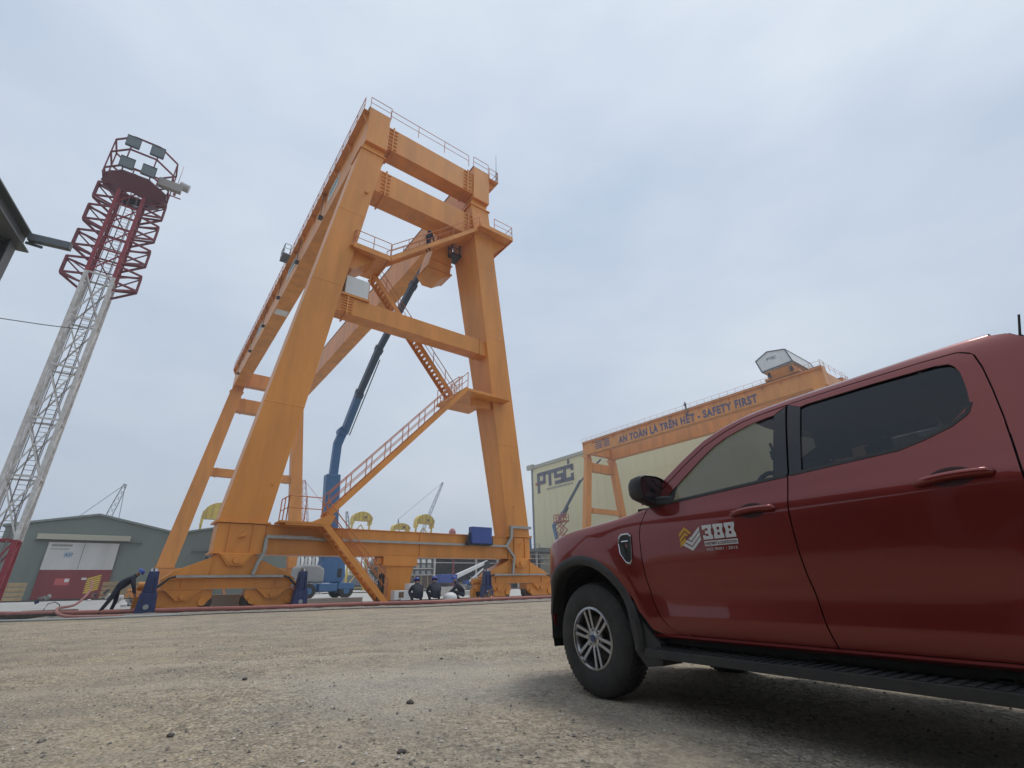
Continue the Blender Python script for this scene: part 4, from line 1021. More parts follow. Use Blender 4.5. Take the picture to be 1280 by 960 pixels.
# ---------------------------------------------------------------- floodlight tower
az = R(-46.45); TD = 50.0
tw = thing('floodlight_tower', (TD * math.sin(az), TD * math.cos(az), 0), R(46.45 - 9), 'tall red and white lattice floodlight tower with hexagonal lamp cage', 'tower')
HWt = .93; ZR1, ZR2, ZT = 4.3, 26.3, 36.5
cz_ = [(x, y) for x in (-HWt, HWt) for y in (-HWt, HWt)]
for x, y in cz_:
    for z0, z1, mt_ in ((0, ZR1, REDT), (ZR1, ZR2, WHITE_D), (ZR2, ZT, REDT)):
        mb = MB(); mb.box(x - .13, x + .13, y - .13, y + .13, z0, z1); mb.build('leg', mt_, tw)
def lattice(z0, z1, mt_, ph):
    mb = MB(); n = max(1, round((z1 - z0) / ph)); h = (z1 - z0) / n
    for i in range(n):
        a, b_ = z0 + i * h, z0 + (i + 1) * h; md = (a + b_) / 2
        for fx, fy in (((-1, -1), (1, -1)), ((1, -1), (1, 1)), ((1, 1), (-1, 1)), ((-1, 1), (-1, -1))):
            p = Vector((fx[0] * HWt, fx[1] * HWt, 0)); q = Vector((fy[0] * HWt, fy[1] * HWt, 0)); uz = Vector((0, 0, 1))
            mb.beam(p + uz * b_, q + uz * b_, .13, .13)
            if z0 < ZR2 - .1:
                mid = (p + q) / 2
                mb.beam(p + uz * a, q + uz * b_, .12, .10); mb.beam(q + uz * a, p + uz * b_, .12, .10)
            else: mb.beam(p + uz * a, q + uz * b_, .09, .09); mb.beam(p + uz * md, q + uz * md, .08, .08)
    mb.build('bracing', mt_, tw)
lattice(0, ZR1, REDT, 4.3); lattice(ZR1, ZR2, WHITE_D, 4.45); lattice(ZR2, ZT, REDT, 2.4)
mb = MB()
for x in (-.28, .28): mb.beam((x, .5, 0), (x, .5, 37.5), .07, .07)
for x in (-.5, .5): mb.beam((x, -.35, 2), (x, -.35, 37), .05, .05)
for i in range(100): mb.tube((-.28, .5, .5 + i * .37), (.28, .5, .5 + i * .37), .022, 4)
mb.build('ladder', mat('ladder_steel', (.22, .20, .20), .6), tw)
# rest cages: half-hexagon hoops on both sides
def cage(zc, sx):
    mb = MB(); x0 = sx * HWt; pts = [(x0, -.95), (sx * 2.6, -.22), (sx * 2.6, .22), (x0, .95)]
    for zz in (zc, zc + 1.6):
        for a, b_ in zip(pts[:-1], pts[1:]): mb.beam((a[0], a[1], zz), (b_[0], b_[1], zz), .15, .15)
    for p in pts[1:3]: mb.beam((p[0], p[1], zc), (p[0], p[1], zc + 1.6), .15, .15)
    for p in (pts[1], pts[2]): mb.beam((p[0], p[1], zc + 1.5), (x0, p[1] * 4, zc + .3), .09, .09); mb.beam((p[0], p[1], zc), (x0, p[1] * 4, zc - .9), .15, .15)
    mb.build('rest_cage', mat('cage_red', (.20, .030, .042), .6, noise=.3, nscale=2), tw)
for z in (26.0, 28.9, 31.8, 34.5):
    for sx in (-1, 1): cage(z, sx)
# lamp platform and octagonal cage
hexr = [(2.55 * math.cos(R(22.5 + 45 * k)) * 1.05, 2.55 * math.sin(R(22.5 + 45 * k))) for k in range(8)]
mb = MB(); inner = [(x * .46, y * .46) for x, y in hexr]
for k in range(8):
    a, b_, c_, d_ = hexr[k], hexr[(k + 1) % 8], inner[(k + 1) % 8], inner[k]
    mb.hexa([(a[0], a[1], 36.6), (b_[0], b_[1], 36.6), (c_[0], c_[1], 36.6), (d_[0], d_[1], 36.6)], [(a[0], a[1], 36.75), (b_[0], b_[1], 36.75), (c_[0], c_[1], 36.75), (d_[0], d_[1], 36.75)])
mb.build('lamp_platform', mat('platform_maroon', (.13, .035, .05), .7), tw)
mb = MB(); mb.lathe([(0, 1.3), (1.2, 2.6), (1.25, 2.55), (.05, 1.2)], (0, 0, 35.4), (0, 0, 1), 8); mb.build('platform_skirt', MATS['platform_maroon'], tw)
mb = MB()
for zz in (37.3, 39.3, 40.9):
    for k in range(8): a, b_ = hexr[k], hexr[(k + 1) % 8]; mb.beam((a[0], a[1], zz), (b_[0], b_[1], zz), .13, .13)
for k in range(8): mb.beam((hexr[k][0], hexr[k][1], 36.7), (hexr[k][0], hexr[k][1], 40.9), .10, .10)
mb.build('lamp_cage', MATS['cage_red'], tw)
for zc, rr in ((40.1, 2.42), (37.5, 2.45)):
    for sx_, sy_ in ((-.82, -1), (.82, -1)):
        c_ = Vector((sx_ * (1.15 if zc > 39 else 1), sy_ * rr, zc)); d = Vector((0, sy_, -.25)).normalized()
        x = Vector((1, 0, 0)); y = d.cross(x)
        mb = MB(); mb.hexa([c_ - x * .50 - y * .52, c_ + x * .50 - y * .52, c_ + x * .50 + y * .52, c_ - x * .50 + y * .52], [c_ + d * .22 - x * .56 - y * .58, c_ + d * .22 + x * .56 - y * .58, c_ + d * .22 + x * .56 + y * .58, c_ + d * .22 - x * .56 + y * .58])
        fo = mb.build('floodlight', DARKM, tw, bevel=.03)
        mb = MB(); e = d * .225; mb.hexa([c_ + e - x * .5 - y * .43, c_ + e + x * .5 - y * .43, c_ + e + x * .5 + y * .43, c_ + e - x * .5 + y * .43], [c_ + e * 1.05 - x * .5 - y * .43, c_ + e * 1.05 + x * .5 - y * .43, c_ + e * 1.05 + x * .5 + y * .43, c_ + e * 1.05 - x * .5 + y * .43]); mb.build('lens', LAMPG, fo)
mb = MB(); mb.box(1.6, 3.5, -1.9, -1.4, 37.0, 37.9); mb.build('antenna_panel', mat('panel_beige', (.30, .28, .26), .6), tw, bevel=.04)
mb = MB(); mb.tube((3.2, -1.2, 38.3), (4.0, -1.2, 38.2), .42, 16); mb.build('radio_drum', mat('drum_grey', (.42, .41, .40), .5), tw, smooth=40)
mb = MB(); mb.tube((2.9, 0, 37.8), (2.9, 0, 41.8), .035, 5, .015); mb.tube((2.9, 0, 37.8), (2.9, 0, 38.9), .12, 8); mb.tube((2.3, 0, 37.6), (3.5, 0, 37.6), .06, 6); mb.build('aerial', REDT, tw)
wi = MB(); 
a_, b_ = Vector((-34.9, 33.4, 20.6)), Vector((-62, 20, 25)); pts = [a_.lerp(b_, k / 12) - Vector((0, 0, 1.6 * (1 - (2 * k / 12 - 1) ** 2))) for k in range(13)]
wi.path(pts, .035, 5); tagp(wi.build('overhead_cable', BLACK), 'thin black overhead cable running left from the lattice tower', 'cable')
gb_ = MB()

# ---------------------------------------------------------------- warehouses behind
def shed(u0, u1, um, ze0, ze1, za, v, depth, label):
    o = site_thing('warehouse', u0, v, 0, label, 'warehouse'); x1, xm = u1 - u0, um - u0
    mb = MB(); mb.prism([(0, 0), (x1, 0), (x1, ze1), (xm, za), (0, ze0)], 0, depth); mb.build('wall', GREEN_W, o)
    mb = MB()
    mb.hexa([(-.3, -.35, ze0 + .0), (xm, -.35, za + .02), (xm, depth, za + .02), (-.3, depth, ze0)], [(-.3, -.35, ze0 + .28), (xm, -.35, za + .3), (xm, depth, za + .3), (-.3, depth, ze0 + .28)])
    mb.hexa([(xm, -.35, za + .02), (x1 + .2, -.35, ze1), (x1 + .2, depth, ze1), (xm, depth, za + .02)], [(xm, -.35, za + .3), (x1 + .2, -.35, ze1 + .28), (x1 + .2, depth, ze1 + .28), (xm, depth, za + .3)])
    mb.build('roof', mat('roof_green', (.20, .225, .205), .55), o)
    return o, xm
s1, xm = shed(-16.8, .9, -8.3, 8.55, 8.3, 10.35, 62, 45, 'grey green gabled warehouse with white and maroon sliding door')
X_ = lambda u: u + 16.8
mb = MB(); mb.box(X_(-12.35), X_(-5.25), -.32, -.12, 0.15, 6.9); dr = mb.build('sliding_door', MAROON, s1)
mb = MB(); mb.box(X_(-12.34), X_(-5.26), -.345, -.323, 3.55, 6.85); mb.build('upper_panel', mat('door_white', (.62, .62, .60), .5, noise=.15, nscale=.8, streak=1), dr)
mb = MB(); mb.box(X_(-8.84), X_(-8.79), -.352, -.345, 3.6, 6.8); mb.build('door_joint', DARKM, dr)
mb = MB(); mb.box(X_(-10.55), X_(-9.75), -.36, -.346, 5.0, 5.75); mb.build('notice', mat('notice_pale', (.42, .50, .55), .5), dr)
text_mesh('A37', .5, mat('notice_blue', (.03, .12, .25), .5), frame_m((X_(-10.5), -.368, 5.18), (1, 0, 0), (0, 0, 1)), dr, bold=.01)
mb = MB(); mb.box(X_(-12.0), X_(-10.0), -.352, -.346, 6.35, 6.6); mb.box(X_(-12.05), X_(-10.15), -.352, -.346, 5.98, 6.08); mb.build('faded_marking', mat('faded_grey', (.28, .28, .26), .6), dr)
mb = MB(); mb.box(X_(-10.6), X_(-9.2), -.34, -.321, 1.75, 2.55); mb.build('notice', mat('notice_red', (.50, .10, .10), .5), dr)
mb = MB(); mb.box(X_(-9.7), X_(-9.25), -.35, -.341, 2.1, 2.5); mb.box(X_(-8.1), X_(-7.6), -.34, -.321, 2.35, 2.6); mb.build('notice', WHITE, dr)
for k in range(7):
    mb = MB(); z = .75 + k * .27; mb.prism([(X_(-7.55), z), (X_(-7.35), z), (X_(-6.15), z + .45), (X_(-6.15), z + .58), (X_(-6.3), z + .58), (X_(-7.55), z + .12)], -.335, -.321); mb.build('warning_stripe', YELLOW, dr)
mb = MB(); mb.box(X_(-13.6), X_(-4.25), -.9, -.02, 7.15, 7.8); mb.build('door_canopy', CREAMD, s1, bevel=.03)
mb = MB(); mb.box(X_(-13.8), X_(-2.8), -.3, -.02, 6.93, 7.05); mb.build('door_track', ROOF_D, s1)
s2, xm2 = shed(1.0, 21.5, 11.2, 8.3, 8.3, 10.5, 62, 45, 'second grey green warehouse behind the left crane leg')
mb = MB(); mb.box(4.6, 9.4, -.9, -.02, 6.4, 7.1); mb.build('door_canopy', CREAMD, s2, bevel=.03)
mb = MB(); mb.box(2.2, 4.6, -.3, -.02, 6.05, 6.15); mb.build('door_track', ROOF_D, s2)
# black spoked cable reel in front of it
cr_ = site_thing('cable_reel', 6.4, 57, 0, 'large dark spoked cable reel in front of the second warehouse', 'cable reel')
mb = MB(); c_ = (0, 0, 4.4)
mb.lathe([(-.25, 1.9), (-.25, 2.0), (.25, 2.0), (.25, 1.9)], c_, (0, 1, 0), 32); mb.lathe([(-.3, .0), (-.3, .55), (.3, .55), (.3, 0)], c_, (0, 1, 0), 16)
mb.build('drum', GREYST, cr_)
for k in range(20):
    a = 2 * math.pi * k / 20; mb = MB(); mb.beam((.5 * math.cos(a), -.28, 4.4 + .5 * math.sin(a)), (1.95 * math.cos(a), -.28, 4.4 + 1.95 * math.sin(a)), .22, .05, (0, 1, 0)); mb.build('spoke', BLACK, cr_)
mb = MB(); mb.beam((-1.5, 0, 0), (0, 0, 4.4), .25, .25); mb.beam((1.5, 0, 0), (0, 0, 4.4), .25, .25); mb.build('stand', ORANGE, cr_)

# ---------------------------------------------------------------- shipyard hall with lettering (long wall parallel to the girders)
hall = site_thing('assembly_hall', 101, 101.5, 0, 'huge cream clad assembly hall lettered PTSC behind the second crane', 'building')
# local x = u, local y = v ; wall on the u = 101 side running towards -v
mb = MB(); mb.box(0, 70, -92, 0, 0, 37.6)
for k in range(1, 31): mb.box(-.05, .01, -3 * k - .06, -3 * k + .06, 0, 37.6)
for z in (9, 18.5, 28): mb.box(-.055, .01, -92, 0, z - .05, z + .05)
mb.build('wall', CREAM, hall)
mb = MB(); mb.box(-.5, 70.5, -92.5, .8, 37.6, 38.6); mb.box(-1.0, -.1, -1.8, 1.6, 37.4, 39.0); mb.build('roof_trim', CREAMD, hall)
mb = MB(); mb.box(-.12, -.002, -.6, .2, 0, 37.6); mb.build('corner_trim', GREYST, hall)
LD = mat('letter_dark', (.075, .07, .105), .5)
def block_letter(y0, w, h, z0, strokes, th=1.15):
    mb = MB()
    for (a_, b_, c_, d_) in strokes:      # strokes on a 0..1 box, x to the right (towards -v)
        x0, x1 = min(a_, c_) * w, max(a_, c_) * w; zz0, zz1 = min(b_, d_) * h, max(b_, d_) * h
        if x1 - x0 < .01: x0 -= th / 2; x1 += th / 2; zz0 -= th * .45; zz1 += th * .45
        else: zz0 -= th / 2; zz1 += th / 2; x0 -= th * .3; x1 += th * .3
        mb.box(-.22, -.06, y0 - x1, y0 - x0, z0 + zz0, z0 + zz1)
    mb.build('letter', LD, hall)
block_letter(-3.6, 3.0, 4.0, 31.0, [(0, -.42, 0, 1), (0, 1, 1, 1), (1, .28, 1, 1), (0, .28, 1, .28)])
block_letter(-7.7, 3.4, 4.0, 31.0, [(0, 1, 1, 1), (.5, 0, .5, 1)])
block_letter(-12.2, 3.2, 4.0, 31.0, [(0, 1, 1, 1), (0, .5, 0, 1), (0, .5, 1, .5), (1, 0, 1, .5), (0, 0, 1, 0)])
block_letter(-16.6, 3.4, 4.0, 31.0, [(0, 1, 1, 1), (0, 0, 0, 1), (0, 0, 1, 0), (1, .78, 1, 1), (1, 0, 1, .3)])
mb = MB(); mb.box(-.2, -.06, -3.05, -2.0, 31.5, 32.5); mb.build('logo_mark', mat('logo_red', (.45, .10, .06), .5), hall)
mb = MB(); mb.box(-.2, -.06, -18.9, -18.1, 35.9, 37.3); mb.build('logo_mark', MATS['letter_dark'], hall)
mb = MB(); rr = random.Random(2); y = -7.6
while y > -20.0:
    w = rr.uniform(.25, .5); mb.box(-.1, -.051, y - w, y, 29.25, 29.85); y -= w + rr.uniform(.12, .3)
mb.build('small_lettering', mat('letter_faded', (.33, .31, .25), .6), hall)
# low annex with dark openings at its foot
an = site_thing('annex', 93, 104, 0, 'low annex with a walkway and dark openings at the foot of the hall', 'annex')
mb = MB(); mb.box(0, 7.8, -16, 3, 0, 10.2); mb.build('wall', CREAMD, an)
mb = MB(); mb.box(-1.2, 8, -16, 4, 10.2, 10.6); mb.box(-1.2, 8, -16, 4, 7.2, 7.4); mb.build('walkway', GREYST, an)
for k in range(5): mb = MB(); mb.box(-.05, 0.0, -15 + k * 3.6, -12.4 + k * 3.6, 7.6, 9.6); mb.build('window', DARKM, an)
mb = MB()
for k in range(6): mb.box(-1.2, -1.1, -16 + k * 3.9, -15.85 + k * 3.9, 0, 11.6)
handrail(mb, [(-1.15, -16, 10.6), (-1.15, 4, 10.6)], 1.1, 2, .05); mb.build('post_frame', GREYST, an)

# ---------------------------------------------------------------- blue boom lift under the crane
lf = site_thing('boom_lift', 10.6, 20, 0, 'blue articulated boom lift reaching up behind the crane stairs', 'boom lift')
mb = MB(); mb.box(-2.6, 1.4, -.95, .95, .5, 1.15); mb.box(-3.0, -1.7, -1.4, 1.3, .55, 1.1); mb.box(-1.5, .0, -1.42, 1.3, .55, 1.12); mb.prism([(.0, .7), (1.4, .7), (1.3, 1.15), (.1, 1.2)], -1.5, 1.3); mb.build('chassis', BLUEL, lf, bevel=.05)
for x in (-2.3, .75):
    for y in (-1.45, 1.1):
        mb = MB(); mb.tube((x, y, .58), (x, y + .42, .58), .58, 24); wo = mb.build('wheel', RUBBER, lf, bevel=.04); mb = MB(); mb.tube((x, y - .01, .58), (x, y + .43, .58), .26, 16); mb.build('hub', BLUEL, wo)
mb = MB(); mb.prism([(-3.25, 1.2), (-1.1, 1.2), (-1.1, 2.25), (-1.6, 2.55), (-2.8, 2.6), (-3.25, 2.4)], -1.1, 1.0); mb.build('counterweight', GREYP, lf, bevel=.15)
mb = MB(); mb.prism([(-1.3, 1.2), (.5, 1.2), (.75, 1.8), (.6, 2.9), (-.1, 4.2), (-1.0, 4.2), (-1.2, 3.0), (-1.35, 2.3)], -.8, .8); tu = mb.build('turret', BLUEL, lf, bevel=.08); mb = MB(); mb.box(.05, .4, -.82, -.8, 1.6, 2.3); mb.build('vent', BLACK, tu)
mb = MB(); mb.beam((-.6, 0, 2.2), (-1.2, 0, 10.3), .95, 1.25); mb.build('riser_boom', BLUEL, lf, bevel=.06)
mb = MB(); mb.beam((-1.12, 0, 9.9), (-1.1, 0, 13.4), .6, .7); mb.beam((-1.1, 0, 13.2), (-.7, 0, 14.6), .62, .75); mb.tube((-.8, -.5, 14.5), (-.8, .5, 14.5), .45, 14); mb.build('upper_riser', BLUEL, lf, bevel=.05)
kp = [Vector((-.6, 0, 14.5)), Vector((-.75, -3.4, 17.2)), Vector((-.85, -7.5, 20.0)), Vector((-.75, -13.5, 23.4)), Vector((-.55, -16.5, 25.1))]
bms = [(.62, .75, BLUEL), (.52, .62, LIFTD), (.46, .54, LIFTD), (.38, .44, LIFTD)]
for i in range(4):
    mb = MB(); mb.beam(kp[i], kp[i + 1] + (kp[i + 1] - kp[i]).normalized() * .2, bms[i][0], bms[i][1]); mb.build('boom_section', bms[i][2], lf, bevel=.03)
    if i: 
        mb = MB(); mb.beam(kp[i] - (kp[i + 1] - kp[i]).normalized() * .15, kp[i] + (kp[i + 1] - kp[i]).normalized() * .35, bms[i][0] + .14, bms[i][1] + .16); mb.build('boom_collar', LIFTD, lf)
mb = MB(); mb.tube((-.15, -.2, 14.2), (-.45, -7, 19.4), .05, 6); mb.build('hose', BLACK, lf)
mb = MB(); mb.beam(kp[4], (.6, -17.2, 25.0), .28, .34); mb.build('jib', LIFTD, lf)
mb = MB(); mb.box(.3, 2.3, -18.0, -16.9, 24.35, 24.5); handrail(mb, [(.3, -18, 24.5), (2.3, -18, 24.5), (2.3, -16.9, 24.5), (.3, -16.9, 24.5), (.3, -18, 24.5)], .95, .6, .04); mb.box(.4, 2.2, -17.02, -16.95, 24.5, 25.0); mb.build('basket', DARKM, lf)
mb = MB(); mb.hexa([(-.25, -16.6, 23.0), (.3, -16.6, 23.2), (.3, -16.4, 23.2), (-.25, -16.4, 23.0)], [(-.2, -16.6, 25.0), (.45, -16.6, 25.0), (.45, -16.4, 25.0), (-.2, -16.4, 25.0)]); mb.build('hanging_sheet', GREYP, lf)

# ---------------------------------------------------------------- blue hydraulic jacks at the bogies
def jack(u, v, label, hv=1.6, w=.52):
    o = site_thing('hydraulic_jack', u, v, 0, label, 'jack', 'hydraulic jacks at the crane bogies')
    mb = MB(); mb.hexa(box4(-w / 2 - .05, w / 2 + .05, -.26, .26, .05), box4(-w / 2, w / 2, -.24, .24, .75)); mb.hexa(box4(-w / 2 + .04, w / 2 - .04, -.2, .2, .75), box4(-w / 2 + .1, w / 2 - .1, -.17, .17, 1.5)); mb.build('body', BLUEJ, o, bevel=.02)
    mb = MB(); mb.box(-w / 2 - .12, w / 2 + .12, -.3, .3, 0.01, .055); mb.build('base_plate', BLUEJ, o)
    mb = MB(); mb.tube((0, 0, 1.5), (0, 0, hv), .12, 14); mb.build('piston', CHROME, o)
    mb = MB(); mb.tube((0, -.30, .27), (0, -.2, .27), .09, 12); mb.build('pivot', GREYP, o)
    for sg in (-1, 1):
        mb = MB(); mb.box(sg * .12 - .02, sg * .12 + .02, -.262, -.2, .12, 1.3); mb.build('rib', BLUEJ, o)
    return o
jack(-2.72, -.35, 'dark blue hydraulic jack beside the bending worker, left end of the left bogie')
jack(2.70, -.35, 'dark blue hydraulic jack at the right end of the left bogie')
jack(12.6, -.35, 'dark blue hydraulic jack at the left end of the right bogie')

# ---------------------------------------------------------------- people
def person(joints, radii, edges, loc, rz, label, helmet=HELM, group=None, skin_pts=('head', 'handL', 'handR')):
    names = list(joints); me = bpy.data.meshes.new('person'); me.from_pydata([joints[n] for n in names], [(names.index(a), names.index(b)) for a, b in edges], [])
    tmp = bpy.data.objects.new('tmp', me); col.objects.link(tmp)
    sk = tmp.modifiers.new('s', 'SKIN'); sk.use_smooth_shade = True; sv = me.skin_vertices[0].data
    for i, n in enumerate(names): r_ = radii[n]; r_ = tuple(x * 1.5 for x in r_) if isinstance(r_, tuple) else r_ * (1.25 if n[:2] in ('sh', 'el', 'wr') else 1.12 if n[:2] in ('kn', 'an', 'to') else 1); sv[i].radius = (r_, r_) if not isinstance(r_, tuple) else r_; sv[i].use_root = (n == 'pelvis')
    ss = tmp.modifiers.new('sub', 'SUBSURF'); ss.levels = 2; ss.render_levels = 2
    dg = bpy.context.evaluated_depsgraph_get(); m2 = bpy.data.meshes.new_from_object(tmp.evaluated_get(dg)); bpy.data.objects.remove(tmp)
    m2.name = 'body'; m2.materials.clear(); m2.materials.append(COVERALL); m2.materials.append(SKIN); m2.materials.append(BLACK)
    hd = Vector(joints['head'])
    for p in m2.polygons:
        c = p.center; p.use_smooth = True
        if (c - hd).length < .14 or min((c - Vector(joints['handL'])).length, (c - Vector(joints['handR'])).length) < .085: p.material_index = 1
        if min((c - Vector(joints['toeL'])).length, (c - Vector(joints['toeR'])).length, (c - Vector(joints['ankL'])).length, (c - Vector(joints['ankR'])).length) < .13: p.material_index = 2
    root = thing('person', loc, rz, label, 'person', group)
    o = bpy.data.objects.new('body', m2); col.objects.link(o); o.parent = root
    # helmet: dome and brim aligned with the head direction
    nk = Vector(joints['neck']); ax = (hd - nk).normalized(); mb = MB()
    mb.lathe([(.0, .155), (.012, .155), (.014, .128), (.06, .124), (.10, .105), (.13, .07), (.143, .03), (.146, 0)], hd + ax * .015, ax, 18); mb.build('helmet', helmet, root, smooth=50)
    fdir = (Vector(joints['nose']) - hd).normalized() if 'nose' in joints else None
    return root
BE = [('pelvis', 'spine'), ('spine', 'chest'), ('chest', 'neck'), ('neck', 'head'), ('chest', 'shL'), ('shL', 'elL'), ('elL', 'wrL'), ('wrL', 'handL'), ('chest', 'shR'), ('shR', 'elR'), ('elR', 'wrR'), ('wrR', 'handR'),
      ('pelvis', 'hipL'), ('hipL', 'knL'), ('knL', 'ankL'), ('ankL', 'toeL'), ('pelvis', 'hipR'), ('hipR', 'knR'), ('knR', 'ankR'), ('ankR', 'toeR')]
for sd_ in 'LR':
    for k in range(3): BE.append(('hand' + sd_, 'f%s%d' % (sd_, k)))
RD = dict(pelvis=(.15, .13), spine=(.14, .12), chest=(.165, .125), neck=.062, head=.105, shL=.075, shR=.075, elL=.055, elR=.055, wrL=.038, wrR=.038, handL=.035, handR=.035, hipL=.095, hipR=.095, knL=.068, knR=.068, ankL=.05, ankR=.05, toeL=.042, toeR=.042)
for sd_ in 'LR':
    for k in range(3): RD['f%s%d' % (sd_, k)] = .012
def fingers(J, dirv):
    d = Vector(dirv).normalized(); x = d.cross(Vector((0, 1, 0))); x = x.normalized() if x.length > .1 else Vector((1, 0, 0))
    for s_ in 'LR':
        h = Vector(J['hand' + s_])
        for k in range(3): J['f%s%d' % (s_, k)] = tuple(h + d * .085 + Vector((0, .03, 0)) * (k - 1) + x * .01 * k)
    return J
# bending worker: local +x is the facing direction
J = dict(pelvis=(0, 0, .96), spine=(.14, 0, 1.12), chest=(.33, 0, 1.27), neck=(.44, 0, 1.37), head=(.53, 0, 1.46), shL=(.36, .20, 1.26), shR=(.36, -.20, 1.26), elL=(.44, .26, 1.00), elR=(.46, -.24, 1.00), wrL=(.50, .22, .76), wrR=(.54, -.20, .76), handL=(.52, .21, .69), handR=(.56, -.19, .69),
         hipL=(-.01, .12, .90), hipR=(-.01, -.12, .90), knL=(.02, .16, .50), knR=(-.16, -.15, .50), ankL=(-.06, .17, .10), ankR=(-.36, -.16, .10), toeL=(.12, .19, .04), toeR=(-.18, -.18, .04))
person(fingers(J, (.3, 0, -1)), RD, BE, site(-3.68, .1), A - R(4), 'bending person in dark coverall and blue helmet leaning on the left bogie')
SQ = dict(pelvis=(0, 0, .30), spine=(.08, 0, .48), chest=(.22, 0, .66), neck=(.30, 0, .80), head=(.35, 0, .92), shL=(.24, .2, .68), shR=(.24, -.2, .68), elL=(.44, .27, .50), elR=(.44, -.27, .50), wrL=(.62, .18, .38), wrR=(.62, -.18, .38), handL=(.69, .15, .34), handR=(.69, -.15, .34),
          hipL=(.02, .12, .30), hipR=(.02, -.12, .30), knL=(.42, .22, .46), knR=(.42, -.22, .46), ankL=(.16, .17, .09), ankR=(.16, -.17, .09), toeL=(.38, .2, .04), toeR=(.38, -.2, .04))
def sq(u, v, rz, label, sc_=1.0, lean=0, vest=False):
    J = {k: (x * sc_ + z * lean, y * sc_, z * sc_) for k, (x, y, z) in SQ.items()}
    p = person(fingers(J, (1, 0, -.4)), RD, BE, site(u, v), A + rz, label, group='people squatting on the apron')
    if vest:
        mb = MB(); mb.box(-.02, .02, -.14, .14, .60, .72); o = mb.build('back_print', WHITE, p); o.location = (-.0, 0, 0); o.rotation_euler = (0, R(28), 0); o.location = (-.18 + .0, 0, .0)
    return p
sq(7.35, -2.5, R(80), 'squatting person in dark coverall nearest the white meter boxes', 1.12)
sq(7.98, -3.0, R(75), 'middle squatting person with a white print across the back of the dark coverall', 1.15, vest=True)
sq(9.85, -2.5, R(150), 'squatting person in dark coverall turned left over a white sack', 1.18, lean=.15)
ST = dict(pelvis=(0, 0, .95), spine=(.02, 0, 1.15), chest=(.04, 0, 1.38), neck=(.05, 0, 1.52), head=(.08, 0, 1.65), shL=(.04, .2, 1.40), shR=(.04, -.2, 1.40), elL=(.12, .26, 1.14), elR=(.12, -.26, 1.14), wrL=(.32, .2, 1.06), wrR=(.32, -.2, 1.06), handL=(.40, .18, 1.06), handR=(.40, -.18, 1.06),
          hipL=(0, .1, .92), hipR=(0, -.1, .92), knL=(.05, .11, .5), knR=(.0, -.11, .5), ankL=(.0, .12, .09), ankR=(-.04, -.12, .09), toeL=(.16, .13, .04), toeR=(.12, -.13, .04))
person(fingers(dict(ST), (1, 0, 0)), RD, BE, site(8.0, .15, 22.0), A + R(30), 'person in black clothes standing on the top stair flight of the near crane')
person(fingers(dict(ST), (1, 0, 0)), RD, BE, site(10.9, 2.0, 25.4), A + R(200), 'person in dark clothes on the small platform under the crane head')
person(fingers(dict(ST), (1, 0, 0)), RD, BE, site(76.95, 24.5, 31.62), A + R(180), 'person standing on the far crane walkway above the lettering')

# white meter boxes and a bag near the middle stand
bx = site_thing('tool_box', 6.9, -.75, 0, 'white stacked meter boxes on a dark skid at the foot of the middle stand', 'box')
mb = MB(); mb.box(-.1, .95, -.4, .1, .18, .62); mb.box(.62, 1.02, -.42, .12, .62, .92); bo = mb.build('casing', WHITE, bx, bevel=.02); mb = MB(); mb.box(.1, .35, -.41, -.4, .3, .55); mb.build('opening', RUST, bo); mb = MB(); mb.box(.35, .95, -.4, .1, .0, .18); mb.build('skid', BLACK, bx)
cb = site_thing('cable_bundle', 6.15, -.95, 0, 'black cable bundle hanging beside the stair foot', 'cables')
mb = MB()
for k in range(7):
    x = random.uniform(-.12, .12); mb.path([(x, random.uniform(-.1, .1), 1.35 + random.uniform(-.1, .1)), (x + random.uniform(-.06, .06), 0, .9), (x + random.uniform(-.08, .08), 0, .45), (x * 1.6, 0, .03)], .028, 6)
mb.build('cable', BLACK, cb)
sk_ = site_thing('sack', 9.0, -2.55, 0, 'white crumpled sack between the squatting people', 'sack')
mb = MB(); rows = []
for i in range(9):
    ph = math.pi * i / 8; rows.append([(.36 * math.sin(ph) * math.cos(2 * math.pi * j / 14) * (1 + .15 * mn.noise(Vector((i, j % 14, 1)))), .26 * math.sin(ph) * math.sin(2 * math.pi * j / 14) * (1 + .15 * mn.noise(Vector((i, j % 14, 4)))), .24 - .24 * math.cos(ph) + .02) for j in range(15)])
mb.grid(rows); mb.build('bag', WHITE, sk_, smooth=60)
gl = site_thing('tool_case', 6.6, -1.9, 0, 'flat white and black case lying left of the meter boxes', 'case'); mb = MB(); mb.box(-.4, .35, -.2, .2, .02, .14); mb.build('shell', WHITE, gl, bevel=.03); mb = MB(); mb.tube((-.3, -.2, .16), (.1, -.1, .2), .06, 8); mb.build('tool', BLACK, gl)
cbk = site_thing('concrete_block', -.0, 1.5, 0, 'white concrete block on the apron behind the left bogie', 'block')
mb = MB(); mb.box(-.85, 1.1, 0, .8, 0.0, .62); mb.build('block', CONC, cbk, bevel=.02)
o_ = site_thing('concrete_block', 3.6, 3.4, 0, 'long low white kerb block behind the stair foot', 'block'); mb = MB(); mb.box(-1, 3.4, 0, .5, 0, .3); mb.build('block', CONC, o_, bevel=.02)

